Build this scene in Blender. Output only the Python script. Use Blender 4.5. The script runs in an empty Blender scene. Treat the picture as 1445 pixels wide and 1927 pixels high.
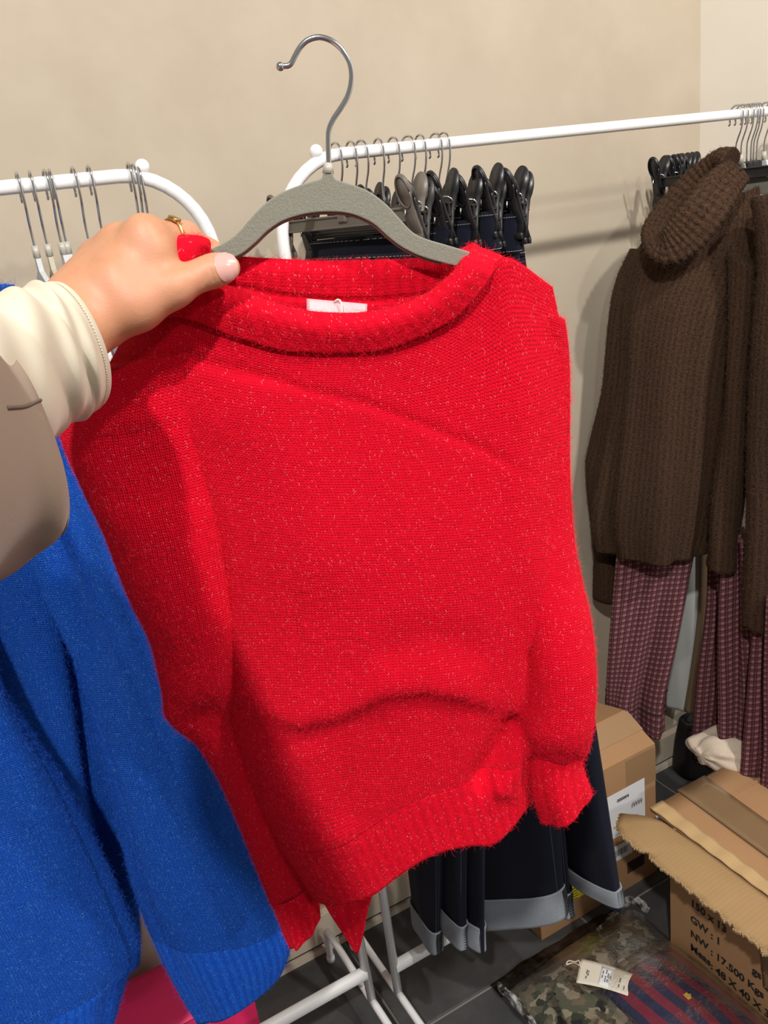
import bpy, math, random
import numpy as np
from mathutils import Vector, Matrix

# ------------------------------------------------------------------ camera
SC = bpy.context.scene
COL = SC.collection
F_PX, CX, CY = 1600.0, 722.5, 963.5
CAM_H = 1.47
ROLL, PITCH, YAW = math.radians(-7.39), math.radians(19.92), math.radians(26.6)
_fw = np.array([math.sin(YAW)*math.cos(PITCH), math.cos(YAW)*math.cos(PITCH), -math.sin(PITCH)])
_r0 = np.array([math.cos(YAW), -math.sin(YAW), 0.0]); _u0 = np.cross(_r0, _fw)
_r = math.cos(ROLL)*_r0 + math.sin(ROLL)*_u0
_u = -math.sin(ROLL)*_r0 + math.cos(ROLL)*_u0
ORG = np.array([0, 0, CAM_H])
FH = np.array([math.sin(YAW), math.cos(YAW), 0.0])      # horizontal heading
RH = _r0.copy()                                         # horizontal right
UP = np.array([0, 0, 1.0])
cam_data = bpy.data.cameras.new('camera'); cam = bpy.data.objects.new('camera', cam_data); COL.objects.link(cam)
cam_data.sensor_fit = 'HORIZONTAL'; cam_data.sensor_width = 36.0
cam_data.lens = F_PX/1445.0*36.0
cam_data.clip_start = 0.02
M = Matrix(((_r[0], _u[0], -_fw[0], 0), (_r[1], _u[1], -_fw[1], 0), (_r[2], _u[2], -_fw[2], CAM_H), (0, 0, 0, 1)))
cam.matrix_world = M
SC.camera = cam

# ------------------------------------------------------------------ world, lights, exposure
SC.view_settings.view_transform = 'Standard'
SC.view_settings.look = 'None'
SC.view_settings.gamma = 1.0
SC.view_settings.use_curve_mapping = False
SC.view_settings.exposure = 0.14
world = bpy.data.worlds.new('shop_ambient'); SC.world = world; world.use_nodes = True
world.node_tree.nodes['Background'].inputs[0].default_value = (1.0, 0.95, 0.88, 1)
world.node_tree.nodes['Background'].inputs[1].default_value = 0.22
def spot(name, loc, target, watts, size=0.05, angle=95, blend=0.7, color=(1.0, 0.96, 0.90)):
    d = bpy.data.lights.new(name, 'SPOT'); d.energy = watts; d.shadow_soft_size = size
    d.spot_size = math.radians(angle); d.spot_blend = blend; d.color = color
    o = bpy.data.objects.new(name, d); COL.objects.link(o); o.location = loc
    o.rotation_euler = (Vector(target)-Vector(loc)).to_track_quat('-Z', 'Y').to_euler()
    return o
spot('ceiling_or_fill_spot', (-0.68, -0.85, 3.0), (0.5, 1.0, 1.1), 205, 0.05, angle=110)
spot('ceiling_or_fill_spot', (1.05, -0.80, 3.0), (0.5, 1.0, 1.1), 135, 0.05)
spot('ceiling_or_fill_spot', (0.75, -2.5, 3.0), (0.7, 1.2, 1.2), 105, 0.08)
spot('ceiling_or_fill_spot', (-0.35, -1.7, 3.0), (1.6, 0.75, 1.75), 70, 0.06, angle=42, blend=0.9)  # added fill aimed at the right wall to brighten it, no known fitting

rng = np.random.default_rng(7); random.seed(7)

# ------------------------------------------------------------------ photograph calibration helpers (pixel ray met with a real plane)
def ray(x, y): return (x-CX)*_r - (y-CY)*_u + F_PX*_fw
def S(x, y, D):                                          # on the upright plane D metres ahead
    r = ray(x, y); return ORG + r*(D/(r@FH))
def onY(x, y, Y): r = ray(x, y); return ORG + r*(Y/r[1])
def onX(x, y, X): r = ray(x, y); return ORG + r*(X/r[0])
def onZ(x, y, z): r = ray(x, y); return ORG + r*((z-CAM_H)/r[2])

# ------------------------------------------------------------------ materials
def new_mat(name):
    m = bpy.data.materials.new(name); m.use_nodes = True
    nt = m.node_tree; b = nt.nodes['Principled BSDF']
    return m, nt, b
def N(nt, t, **kw):
    n = nt.nodes.new(t)
    for k, v in kw.items(): setattr(n, k, v)
    return n
def math_node(nt, op, a, b=None, c=None):
    n = N(nt, 'ShaderNodeMath', operation=op)
    for i, v in enumerate((a, b, c)):
        if v is None: continue
        if isinstance(v, (int, float)): n.inputs[i].default_value = v
        else: nt.links.new(v, n.inputs[i])
    return n.outputs[0]
def mix_col(nt, fac, a, b, mode='MIX'):
    n = N(nt, 'ShaderNodeMix', data_type='RGBA', blend_type=mode)
    ins = (n.inputs[0], n.inputs[6], n.inputs[7])
    for s, v in zip(ins, (fac, a, b)):
        if isinstance(v, (int, float)): s.default_value = v
        elif isinstance(v, tuple): s.default_value = (*v[:3], 1)
        else: nt.links.new(v, s)
    return n.outputs[2]
def noise(nt, vec, scale, detail=3, rough=0.5, out=0):
    n = N(nt, 'ShaderNodeTexNoise'); n.inputs['Scale'].default_value = scale
    n.inputs['Detail'].default_value = detail; n.inputs['Roughness'].default_value = rough
    if vec is not None: nt.links.new(vec, n.inputs['Vector'])
    return n.outputs[out]
def ramp(nt, fac, stops):
    n = N(nt, 'ShaderNodeValToRGB'); e = n.color_ramp.elements
    while len(e) < len(stops): e.new(0.5)
    for el, (p, c) in zip(e, stops): el.position = p; el.color = (*c, 1) if len(c) == 3 else c
    nt.links.new(fac, n.inputs[0]); return n.outputs[0]
def bump(nt, b, h, strength=0.4, dist=0.002):
    n = N(nt, 'ShaderNodeBump'); n.inputs['Strength'].default_value = strength; n.inputs['Distance'].default_value = dist
    nt.links.new(h, n.inputs['Height']); nt.links.new(n.outputs[0], b.inputs['Normal'])
def simple(name, col, rough=0.5, metal=0.0, var=0.06, scale=30, bmp=0.0, sheen=0.0, coat=0.0, spec=0.5):
    m, nt, b = new_mat(name)
    tc = N(nt, 'ShaderNodeTexCoord')
    n = noise(nt, tc.outputs['Object'], scale, 4)
    c = mix_col(nt, n, tuple(x*(1-var) for x in col), tuple(min(1, x*(1+var)) for x in col))
    nt.links.new(c, b.inputs['Base Color'])
    b.inputs['Roughness'].default_value = rough; b.inputs['Metallic'].default_value = metal
    b.inputs['Sheen Weight'].default_value = sheen; b.inputs['Coat Weight'].default_value = coat
    b.inputs['Specular IOR Level'].default_value = spec
    if bmp: bump(nt, b, n, bmp, 0.001)
    return m
def knit(name, base, dark, fleck, wale=0.0028, course=0.0024, fleck_amt=0.06, relief=0.9, rib=0.0, sheen=0.25, sheen_tint=None, mottled=None):
    """stockinette (or ribbed) knit, driven by the garment's own UV in metres"""
    m, nt, b = new_mat(name)
    uv = N(nt, 'ShaderNodeUVMap'); sep = N(nt, 'ShaderNodeSeparateXYZ'); nt.links.new(uv.outputs[0], sep.inputs[0])
    wob = noise(nt, uv.outputs[0], 60, 2)
    u = math_node(nt, 'ADD', math_node(nt, 'DIVIDE', sep.outputs[0], wale), math_node(nt, 'MULTIPLY', wob, 0.9))
    v = math_node(nt, 'ADD', math_node(nt, 'DIVIDE', sep.outputs[1], course), math_node(nt, 'MULTIPLY', wob, 0.7))
    fu = math_node(nt, 'FRACT', u)
    au = math_node(nt, 'ABSOLUTE', math_node(nt, 'SUBTRACT', fu, 0.5))            # 0 mid .. .5 edge
    vv = math_node(nt, 'SUBTRACT', v, math_node(nt, 'MULTIPLY', au, 1.3))
    s = math_node(nt, 'MULTIPLY_ADD', math_node(nt, 'SINE', math_node(nt, 'MULTIPLY', vv, 2*math.pi)), 0.5, 0.5)
    g = math_node(nt, 'SINE', math_node(nt, 'MULTIPLY', math_node(nt, 'MULTIPLY', au, 2), math.pi))   # leg of the V
    h = math_node(nt, 'MULTIPLY', math_node(nt, 'ADD', g, 0.25), math_node(nt, 'ADD', s, 0.35))
    fine = noise(nt, uv.outputs[0], 900, 3)
    h = math_node(nt, 'ADD', h, math_node(nt, 'MULTIPLY', fine, 0.9))
    if rib:
        rr = math_node(nt, 'MULTIPLY_ADD', math_node(nt, 'COSINE', math_node(nt, 'MULTIPLY', sep.outputs[0], 2*math.pi/rib)), 0.5, 0.5)
        hh = math_node(nt, 'ADD', math_node(nt, 'MULTIPLY', h, 0.5), math_node(nt, 'MULTIPLY', rr, 0.8))
    else: hh = h
    shade = N(nt, 'ShaderNodeMapRange'); nt.links.new(hh, shade.inputs[0])
    shade.inputs[1].default_value = 0.3; shade.inputs[2].default_value = 1.7
    big = noise(nt, uv.outputs[0], 14, 4)
    c = mix_col(nt, shade.outputs[0], dark, base)
    if mottled:
        mm = noise(nt, uv.outputs[0], 260, 4, 0.7)
        c = mix_col(nt, ramp(nt, mm, [(0.42, (0, 0, 0)), (0.62, (1, 1, 1))]), c, mottled)
    c = mix_col(nt, math_node(nt, 'MULTIPLY', big, 0.25), c, tuple(x*0.7 for x in base))
    # pale flecks: single legs of single stitches
    comb = N(nt, 'ShaderNodeCombineXYZ')
    nt.links.new(math_node(nt, 'FLOOR', math_node(nt, 'MULTIPLY', u, 2)), comb.inputs[0]); nt.links.new(math_node(nt, 'FLOOR', vv), comb.inputs[1])
    wn = N(nt, 'ShaderNodeTexWhiteNoise', noise_dimensions='2D'); nt.links.new(comb.outputs[0], wn.inputs['Vector'])
    fl = math_node(nt, 'GREATER_THAN', wn.outputs[0], 1-fleck_amt)
    fl = math_node(nt, 'MULTIPLY', fl, math_node(nt, 'GREATER_THAN', math_node(nt, 'MULTIPLY', s, g), 0.45))
    c = mix_col(nt, math_node(nt, 'MULTIPLY', fl, 0.55), c, fleck)
    nt.links.new(c, b.inputs['Base Color'])
    b.inputs['Roughness'].default_value = 0.9; b.inputs['Specular IOR Level'].default_value = 0.12
    b.inputs['Sheen Weight'].default_value = sheen; b.inputs['Sheen Roughness'].default_value = 0.5
    b.inputs['Sheen Tint'].default_value = (*(sheen_tint or base), 1)
    bump(nt, b, hh, relief, 0.0012)
    return m

# ------------------------------------------------------------------ mesh helpers
OFF = {}
def thing(name, label, cat, loc=(0, 0, 0), group=None):
    o = bpy.data.objects.new(name, None); COL.objects.link(o); o.location = Vector(loc)
    o.empty_display_size = 0.05
    o['label'] = label; o['category'] = cat
    if group: o['group'] = group
    OFF[o.name] = np.array(loc, float)
    return o
def tag(o, label, cat, group=None):
    o['label'] = label; o['category'] = cat
    if group: o['group'] = group
    return o
def mesh_obj(name, V, Fc, mat, parent=None, uv=None, smooth=True, kind=None, label=None, local=False, loc=None):
    V = np.asarray(V, float)
    if parent is not None and not local: V = V - OFF[parent.name]
    if parent is None and loc is not None and not local: V = V - np.asarray(loc)
    me = bpy.data.meshes.new(name); me.from_pydata(V.tolist(), [], [list(map(int, f)) for f in Fc])
    if uv is not None:
        l = me.uv_layers.new(name='UVMap')
        idx = np.empty(len(me.loops), dtype=np.int32); me.loops.foreach_get('vertex_index', idx)
        l.data.foreach_set('uv', np.asarray(uv, np.float32)[idx].ravel())
    me.materials.append(mat)
    if smooth: me.polygons.foreach_set('use_smooth', [True]*len(me.polygons))
    me.update()
    o = bpy.data.objects.new(name, me); COL.objects.link(o)
    if parent is not None:
        o.parent = parent; OFF[o.name] = OFF[parent.name]
    else:
        o.location = Vector(loc) if loc is not None else Vector((0, 0, 0)); OFF[o.name] = np.asarray(loc if loc is not None else (0, 0, 0), float)
    if kind: o['kind'] = kind
    if label: o['label'] = label
    return o
def structure(name, V, Fc, mat, parent=None, **k): return mesh_obj(name, V, Fc, mat, parent, kind='structure', **k)
def copy_tree(o, parent=None):
    c = o.copy(); COL.objects.link(c); c.parent = parent
    OFF[c.name] = OFF[o.name]
    for ch in list(o.children): copy_tree(ch, c)
    return c
def cat(P, n):
    """Catmull-Rom through the rows of P, resampled to n rows"""
    P = np.asarray(P, float); k = len(P)
    if k == 2:
        t = np.linspace(0, 1, n).reshape((n,)+(1,)*(P.ndim-1)); return P[0]*(1-t)+P[1]*t
    Q = np.concatenate([[2*P[0]-P[1]], P, [2*P[-1]-P[-2]]])
    t = np.linspace(0, k-1, n); i = np.minimum(t.astype(int), k-2); f = (t-i).reshape((n,)+(1,)*(P.ndim-1))
    a, b, c, d = Q[i], Q[i+1], Q[i+2], Q[i+3]
    return 0.5*(2*b+(c-a)*f+(2*a-5*b+4*c-d)*f**2+(3*b-a-3*c+d)*f**3)
def grid_faces(nr, nc, off=0, wrap=False, flip=False):
    F = []
    for i in range(nr-1):
        for j in range(nc if wrap else nc-1):
            k = (j+1) % nc
            f = (off+i*nc+j, off+i*nc+k, off+(i+1)*nc+k, off+(i+1)*nc+j)
            F.append(f[::-1] if flip else f)
    return F
class MB:
    def __init__(s): s.V = []; s.F = []
    def add(s, V, F):
        o = len(s.V); s.V += [tuple(v) for v in np.asarray(V, float)]; s.F += [tuple(i+o for i in f) for f in F]; return s
    def box(s, c, d, ax=None, bev=0.0):
        ax = np.eye(3) if ax is None else np.asarray(ax, float); c = np.asarray(c, float); h = np.asarray(d, float)/2
        if bev <= 0:
            V = [c+ax.T@(h*np.array(t)) for t in ((-1,-1,-1),(1,-1,-1),(1,1,-1),(-1,1,-1),(-1,-1,1),(1,-1,1),(1,1,1),(-1,1,1))]
            return s.add(V, [(3,2,1,0),(4,5,6,7),(0,1,5,4),(1,2,6,5),(2,3,7,6),(3,0,4,7)])
        V = []; idx = {}
        for sx in (-1, 1):
            for sy in (-1, 1):
                for sz in (-1, 1):
                    for a in range(3):
                        p = np.array([sx, sy, sz])*h - np.array([sx, sy, sz])*bev*(np.arange(3) != a)
                        idx[(sx, sy, sz, a)] = len(V); V.append(c+ax.T@p)
        Fs = []
        for a in range(3):
            b_, c_ = (a+1) % 3, (a+2) % 3
            for sg in (-1, 1):
                q = []
                for sb, sc in ((-1,-1),(1,-1),(1,1),(-1,1)):
                    t = [0,0,0]; t[a] = sg; t[b_] = sb; t[c_] = sc; q.append(idx[(*t, a)])
                Fs.append(q if sg > 0 else q[::-1])
                for sg2 in (-1, 1):      # edges between a and b_
                    t0 = [0,0,0]; t0[a] = sg; t0[b_] = sg2; t1 = list(t0); t0[c_] = -1; t1[c_] = 1
                    q = [idx[(*t0, a)], idx[(*t0, b_)], idx[(*t1, b_)], idx[(*t1, a)]]
                    Fs.append(q if sg*sg2 > 0 else q[::-1])
        for sx in (-1, 1):
            for sy in (-1, 1):
                for sz in (-1, 1):
                    q = [idx[(sx, sy, sz, a)] for a in range(3)]; Fs.append(q if sx*sy*sz > 0 else q[::-1])
        return s.add(V, Fs)
    def tube(s, path, r, n=12, smooth=0, cap=True):
        P = np.asarray(path, float)
        if smooth: P = cat(P, smooth)
        k = len(P); T = np.gradient(P, axis=0); T /= np.linalg.norm(T, axis=1)[:, None]+1e-12
        ref = np.array([0.31, 0.2, 0.93]); nrm = np.cross(T[0], ref); nrm /= np.linalg.norm(nrm)
        R = np.full(k, r, float) if np.isscalar(r) else cat(np.asarray(r, float)[:, None], k)[:, 0]
        V = []; th = np.arange(n)*2*math.pi/n
        for i in range(k):
            nrm = nrm - T[i]*(nrm@T[i]); nrm /= np.linalg.norm(nrm); b = np.cross(T[i], nrm)
            V.append(P[i]+R[i]*(np.cos(th)[:, None]*nrm+np.sin(th)[:, None]*b))
        V = np.concatenate(V); F = grid_faces(k, n, 0, True)
        if cap: F += [tuple(range(n))[::-1], tuple((k-1)*n+j for j in range(n))]
        return s.add(V, F)
    def ball(s, c, r, n=12, sc=(1, 1, 1), ax=None):
        ax = np.eye(3) if ax is None else np.asarray(ax)
        V = []; m = n//2
        for i in range(m+1):
            ph = math.pi*i/m
            for j in range(n):
                t = 2*math.pi*j/n
                V.append(np.asarray(c)+ax.T@(r*np.array(sc)*np.array([math.sin(ph)*math.cos(t), math.sin(ph)*math.sin(t), math.cos(ph)])))
        return s.add(V, grid_faces(m+1, n, 0, True, True))
    def prism(s, poly, o, ex, ey, ez, t):
        """polygon (2-D) in plane ex,ey at o, extruded +-t/2 along ez"""
        o, ex, ey, ez = map(lambda a: np.asarray(a, float), (o, ex, ey, ez)); n = len(poly)
        V = [o+p[0]*ex+p[1]*ey-ez*t/2 for p in poly]+[o+p[0]*ex+p[1]*ey+ez*t/2 for p in poly]
        F = [tuple(range(n))[::-1], tuple(range(n, 2*n))]+[(i, (i+1) % n, n+(i+1) % n, n+i) for i in range(n)]
        return s.add(V, F)
    def build(s, name, mat, parent=None, **k): return mesh_obj(name, s.V, s.F, mat, parent, **k)

def sheet(G, nr, nc, thick, disp=None, tdir=None, uvscale=None, edge_roll=0.0, pxgrid=None):
    """solid cloth panel: control grid G[rows][cols] of world points -> resampled, thickened along tdir"""
    G = np.asarray(G, float)
    A = cat(G, nr); A = np.swapaxes(cat(np.swapaxes(A, 0, 1), nc), 0, 1)
    td = FH if tdir is None else np.asarray(tdir)
    du = np.linalg.norm(np.diff(A, axis=1), axis=2); dv = np.linalg.norm(np.diff(A, axis=0), axis=2)
    u = np.concatenate([[0], np.cumsum(du.mean(0))]); v = -np.concatenate([[0], np.cumsum(dv.mean(1))])
    if disp is not None: A = A + disp(A)
    fr = A.reshape(-1, 3); bk = fr + td*thick
    n = nr*nc; V = np.concatenate([fr, bk]); F = grid_faces(nr, nc, 0, False, True)+grid_faces(nr, nc, n, False, False)
    for j in range(nc-1):
        F.append((j, j+1, n+j+1, n+j)); a = (nr-1)*nc+j; F.append((a+1, a, n+a, n+a+1))
    for i in range(nr-1):
        a = i*nc; F.append((a+nc, a, n+a, n+a+nc)); a = i*nc+nc-1; F.append((a, a+nc, n+a+nc, n+a))
    uvg = np.stack(np.meshgrid(u, v), -1).reshape(-1, 2); uv = np.concatenate([uvg, uvg])
    return V, F, uv
def loft(secs, nth=64, nlen=60, e=2.0, disp=None, cap0=True, cap1=True, lip1=0.0, lip0=0.0):
    """tube of cloth: sections (centre, a-vector, b-vector); disp(th[nlen,nth], t) -> metres outward"""
    C = cat([s[0] for s in secs], nlen); A = cat([s[1] for s in secs], nlen); B = cat([s[2] for s in secs], nlen)
    th = np.arange(nth)*2*math.pi/nth
    ct = np.sign(np.cos(th))*np.abs(np.cos(th))**(2/e); st = np.sign(np.sin(th))*np.abs(np.sin(th))**(2/e)
    rad = A[:, None]*ct[None, :, None] + B[:, None]*st[None, :, None]
    if disp is not None:
        t = np.linspace(0, 1, nlen)[:, None]*np.ones((1, nth)); T = np.ones((nlen, 1))*th[None]
        nr = rad/(np.linalg.norm(rad, axis=2, keepdims=True)+1e-9)
        rad = rad + nr*disp(T, t)[:, :, None]
    P = C[:, None]+rad
    per = np.linalg.norm(np.diff(np.concatenate([P, P[:, :1]], 1), axis=1), axis=2).mean(0)
    u = np.concatenate([[0], np.cumsum(per)[:-1]]); v = -np.concatenate([[0], np.cumsum(np.linalg.norm(np.diff(C, axis=0), axis=1))])
    uv = np.stack(np.meshgrid(u, v), -1).reshape(-1, 2)
    V = P.reshape(-1, 3); F = grid_faces(nlen, nth, 0, True, False)
    def close(ring_i, lip, flip):
        nonlocal V, F, uv
        base = ring_i*nth; c = C[ring_i]; ring = V[base:base+nth]; ax = C[ring_i]-C[ring_i-1 if ring_i else 1]; ax = ax/(np.linalg.norm(ax)+1e-9)
        prev = base; ruv = uv[base:base+nth]
        steps = [(1.0, 0, 0.0)] if not lip else [(0.94, 0.0, 0), (0.9, -lip, 0)]
        if lip:
            for k, d, _ in steps:
                o = len(V); V = np.concatenate([V, c+(ring-c)*k+ax*d]); uv = np.concatenate([uv, ruv+[0, d-0.002]])
                for j in range(nth):
                    q = (prev+j, prev+(j+1) % nth, o+(j+1) % nth, o+j); F.append(q[::-1] if flip else q)
                prev = o
        o = len(V); V = np.concatenate([V, V[prev:prev+nth].mean(0)[None]]); uv = np.concatenate([uv, ruv.mean(0)[None]])
        for j in range(nth):
            q = (prev+j, prev+(j+1) % nth, o); F.append(q[::-1] if flip else q)
    if cap0: close(0, lip0, True)
    if cap1: close(nlen-1, lip1, False)
    return V, F, uv
def sec(xl, yl, xr, yr, D, hd, shift=(0, 0)):
    """cloth section whose outline meets the rays of two points, D metres ahead, hd metres half-deep"""
    L, R = S(xl, yl, D), S(xr, yr, D); c = (L+R)/2; b = -FH*hd
    if shift != (0, 0):
        m = ((xl+xr)/2, (yl+yr)/2); b = S(m[0]+shift[0], m[1]+shift[1], D-hd)-c
    return (c, (R-L)/2, b)
def tri_samples(meshes, n, facing=None):
    """random points + normals on a list of mesh objects (world space)"""
    P, Nn, W = [], [], []
    for o in meshes:
        me = o.data; me.calc_loop_triangles()
        t = np.empty(len(me.loop_triangles)*3, np.int32); me.loop_triangles.foreach_get('vertices', t); t = t.reshape(-1, 3)
        v = np.empty(len(me.vertices)*3, np.float64); me.vertices.foreach_get('co', v); v = v.reshape(-1, 3)+OFF[o.name]
        a, b, c = v[t[:, 0]], v[t[:, 1]], v[t[:, 2]]; nr = np.cross(b-a, c-a); ar = np.linalg.norm(nr, axis=1)/2
        nr = nr/(ar[:, None]*2+1e-12)
        if facing is not None:
            k = ((ORG-a)*nr).sum(1)/np.linalg.norm(ORG-a, axis=1) > facing
            a, b, c, nr, ar = a[k], b[k], c[k], nr[k], ar[k]
        P.append((a, b, c)); Nn.append(nr); W.append(ar)
    a, b, c = (np.concatenate([p[i] for p in P]) for i in range(3)); nr = np.concatenate(Nn); w = np.concatenate(W)
    i = rng.choice(len(w), n, p=w/w.sum()); r1, r2 = np.sqrt(rng.random(n))[:, None], rng.random(n)[:, None]
    return (1-r1)*a[i]+r1*(1-r2)*b[i]+r1*r2*c[i], nr[i]
def fuzz(name, meshes, parent, n, length, radius, mat, lift=0.5, curl=0.5, facing=-0.35, k=5, grain=None):
    """mohair halo: fine hair strands rooted on the knit"""
    P, Nn = tri_samples(meshes, n, facing)
    rd = rng.normal(size=(n, 3)); rd -= Nn*(rd*Nn).sum(1)[:, None]; rd /= np.linalg.norm(rd, axis=1)[:, None]
    if grain is not None:                                # lie along the knit's columns, either leg of the V
        g = -UP-Nn*(-UP@Nn.T)[:, None]; g /= np.linalg.norm(g, axis=1)[:, None]+1e-9
        sgn = np.sign(rng.random((n, 1))-.5); rd = g+np.cross(Nn, g)*sgn*grain+.15*rd; rd /= np.linalg.norm(rd, axis=1)[:, None]
    L = length*(0.4+0.9*rng.random(n)**2)[:, None]; d = Nn*lift+rd*(1-lift*0.5); d += 0.15*rng.normal(size=(n, 3))
    side = np.cross(Nn, rd); ph = rng.normal(size=(n, 1))*curl
    pts = []
    for j in range(k):
        s = j/(k-1)
        pts.append(P + L*(d*s + side*ph*s*s - Nn*0.55*lift*s*s*rng.random((n, 1))))
    pts = np.stack(pts, 1)-OFF[parent.name]
    hc = bpy.data.hair_curves.new(name); hc.add_curves([k]*n)
    hc.attributes['position'].data.foreach_set('vector', pts.astype(np.float32).ravel())
    ra = hc.attributes.get('radius') or hc.attributes.new('radius', 'FLOAT', 'POINT')
    rr = np.tile(np.linspace(1, 0.35, k)*radius, n).astype(np.float32); ra.data.foreach_set('value', rr)
    hc.materials.append(mat)
    o = bpy.data.objects.new(name, hc); COL.objects.link(o); o.parent = parent; OFF[o.name] = OFF[parent.name]; o['kind'] = 'stuff'
    return o
def crease(A, poly, amp, w, side=0, fall=None, z=None):
    """height field (metres toward the viewer) of a fold along a polyline of (x, y) points in the garment's flat layout"""
    P = np.asarray(poly, float); best = np.full(A.shape[:2], 1e9); sg = np.zeros(A.shape[:2]); tt = np.zeros(A.shape[:2])
    m = len(P)-1
    for i in range(m):
        a, b = P[i], P[i+1]; ab = b-a; t = np.clip(((A-a)@ab)/(ab@ab), 0, 1)
        q = A-(a+t[..., None]*ab); d = np.hypot(q[..., 0], q[..., 1]); k = d < best
        cr = ab[0]*q[..., 1]-ab[1]*q[..., 0]
        best = np.where(k, d, best); sg = np.where(k, np.sign(cr), sg); tt = np.where(k, (i+t)/m, tt)
    fade = np.clip(np.minimum(tt, 1-tt)*5+0.15, 0, 1)
    if side == 0: return amp*np.exp(-(best/w)**2)*fade
    s = sg*side*best
    return amp*(1/(1+np.exp(-np.clip(s/(w*0.3), -30, 30))))*np.exp(-np.clip(s, 0, None)/(fall or w*5))*fade*np.exp(-np.clip(-s, 0, None)/w)

# ------------------------------------------------------------------ palette
def wall_mat(name, a, b_, c_):
    m, nt, b = new_mat(name); tc = N(nt, 'ShaderNodeTexCoord')
    n1 = noise(nt, tc.outputs['Object'], 2.2, 5, 0.6); n2 = noise(nt, tc.outputs['Object'], 9, 4, 0.6)
    c = mix_col(nt, ramp(nt, n1, [(0.35, (0, 0, 0)), (0.68, (1, 1, 1))]), a, b_)
    c = mix_col(nt, math_node(nt, 'MULTIPLY', ramp(nt, n2, [(0.45, (0, 0, 0)), (0.75, (1, 1, 1))]), 0.5), c, c_)
    nt.links.new(c, b.inputs['Base Color']); b.inputs['Roughness'].default_value = 0.75; b.inputs['Specular IOR Level'].default_value = 0.25
    bump(nt, b, noise(nt, tc.outputs['Object'], 60, 4), 0.08, 0.002); return m
M_wall = wall_mat('trowelled_beige_plaster', (0.415, 0.352, 0.275), (0.455, 0.392, 0.310), (0.495, 0.432, 0.347))
M_cream = wall_mat('cream_wall_paint', (0.80, 0.745, 0.66), (0.83, 0.775, 0.69), (0.84, 0.79, 0.71))
M_base = simple('cream_baseboard_paint', (0.62, 0.54, 0.43), 0.5)
M_gap = simple('dark_gap', (0.03, 0.028, 0.026), 0.7)
def slate_mat():
    m, nt, b = new_mat('dark_slate_tile'); tc = N(nt, 'ShaderNodeTexCoord'); oi = N(nt, 'ShaderNodeObjectInfo')
    va = N(nt, 'ShaderNodeVectorMath', operation='ADD'); nt.links.new(tc.outputs['Object'], va.inputs[0]); nt.links.new(oi.outputs['Location'], va.inputs[1])
    n1 = noise(nt, va.outputs[0], 7, 6, 0.65); n2 = noise(nt, va.outputs[0], 30, 4, 0.6)
    c = ramp(nt, n1, [(0.3, (0.022, 0.022, 0.024)), (0.55, (0.045, 0.045, 0.047)), (0.75, (0.085, 0.084, 0.083))])
    c = mix_col(nt, math_node(nt, 'MULTIPLY', n2, 0.35), c, (0.10, 0.10, 0.10)); nt.links.new(c, b.inputs['Base Color'])
    b.inputs['Roughness'].default_value = 0.55; bump(nt, b, n1, 0.15, 0.003); return m
M_slate = slate_mat()
M_grout = simple('grey_grout', (0.20, 0.19, 0.175), 0.9)
M_white = simple('white_powder_coated_steel', (0.83, 0.83, 0.84), 0.28, var=0.02, coat=0.3)
M_chrome = simple('chrome_wire', (0.62, 0.64, 0.67), 0.16, metal=1.0, var=0.04)
M_velvet = simple('grey_flocked_velvet', (0.205, 0.20, 0.165), 0.95, var=0.22, scale=700, bmp=0.5, sheen=0.35, spec=0.1)
M_velvet_edge = simple('maroon_flock_edge', (0.16, 0.06, 0.05), 0.95)
M_ferrule = simple('clear_plastic_ferrule', (0.42, 0.40, 0.35), 0.3, coat=0.5)
M_black = simple('black_moulded_plastic', (0.012, 0.012, 0.014), 0.33, var=0.1)
M_blackgrey = simple('charcoal_moulded_plastic', (0.035, 0.034, 0.035), 0.4, var=0.1)
M_taupe = simple('taupe_moulded_plastic', (0.14, 0.12, 0.10), 0.4, var=0.1)
def denim_mat(name, a, b_, weave=0.0011):
    m, nt, b = new_mat(name); tc = N(nt, 'ShaderNodeTexCoord')
    w = N(nt, 'ShaderNodeTexWave', wave_type='BANDS', bands_direction='DIAGONAL'); w.inputs['Scale'].default_value = 0.3/weave; w.inputs['Distortion'].default_value = 1.2
    nt.links.new(tc.outputs['Object'], w.inputs['Vector']); n = noise(nt, tc.outputs['Object'], 420, 4, 0.7); big = noise(nt, tc.outputs['Object'], 12, 3)
    f = math_node(nt, 'ADD', math_node(nt, 'MULTIPLY', w.outputs['Fac'], 0.4), math_node(nt, 'MULTIPLY', n, 0.7))
    c = mix_col(nt, f, a, b_); c = mix_col(nt, math_node(nt, 'MULTIPLY', big, 0.3), c, a); nt.links.new(c, b.inputs['Base Color'])
    b.inputs['Roughness'].default_value = 0.9; b.inputs['Specular IOR Level'].default_value = 0.15; b.inputs['Sheen Weight'].default_value = 0.05
    bump(nt, b, f, 0.3, 0.0006); return m
M_denim = denim_mat('dark_indigo_denim', (0.0028, 0.0034, 0.0085), (0.009, 0.011, 0.025))
M_cuff = denim_mat('grey_blue_denim_reverse', (0.13, 0.15, 0.18), (0.36, 0.39, 0.43))
M_thread = simple('pale_topstitch_thread', (0.36, 0.34, 0.30), 0.8)
M_darkthread = simple('dark_overlock_thread', (0.02, 0.02, 0.026), 0.8)

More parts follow.
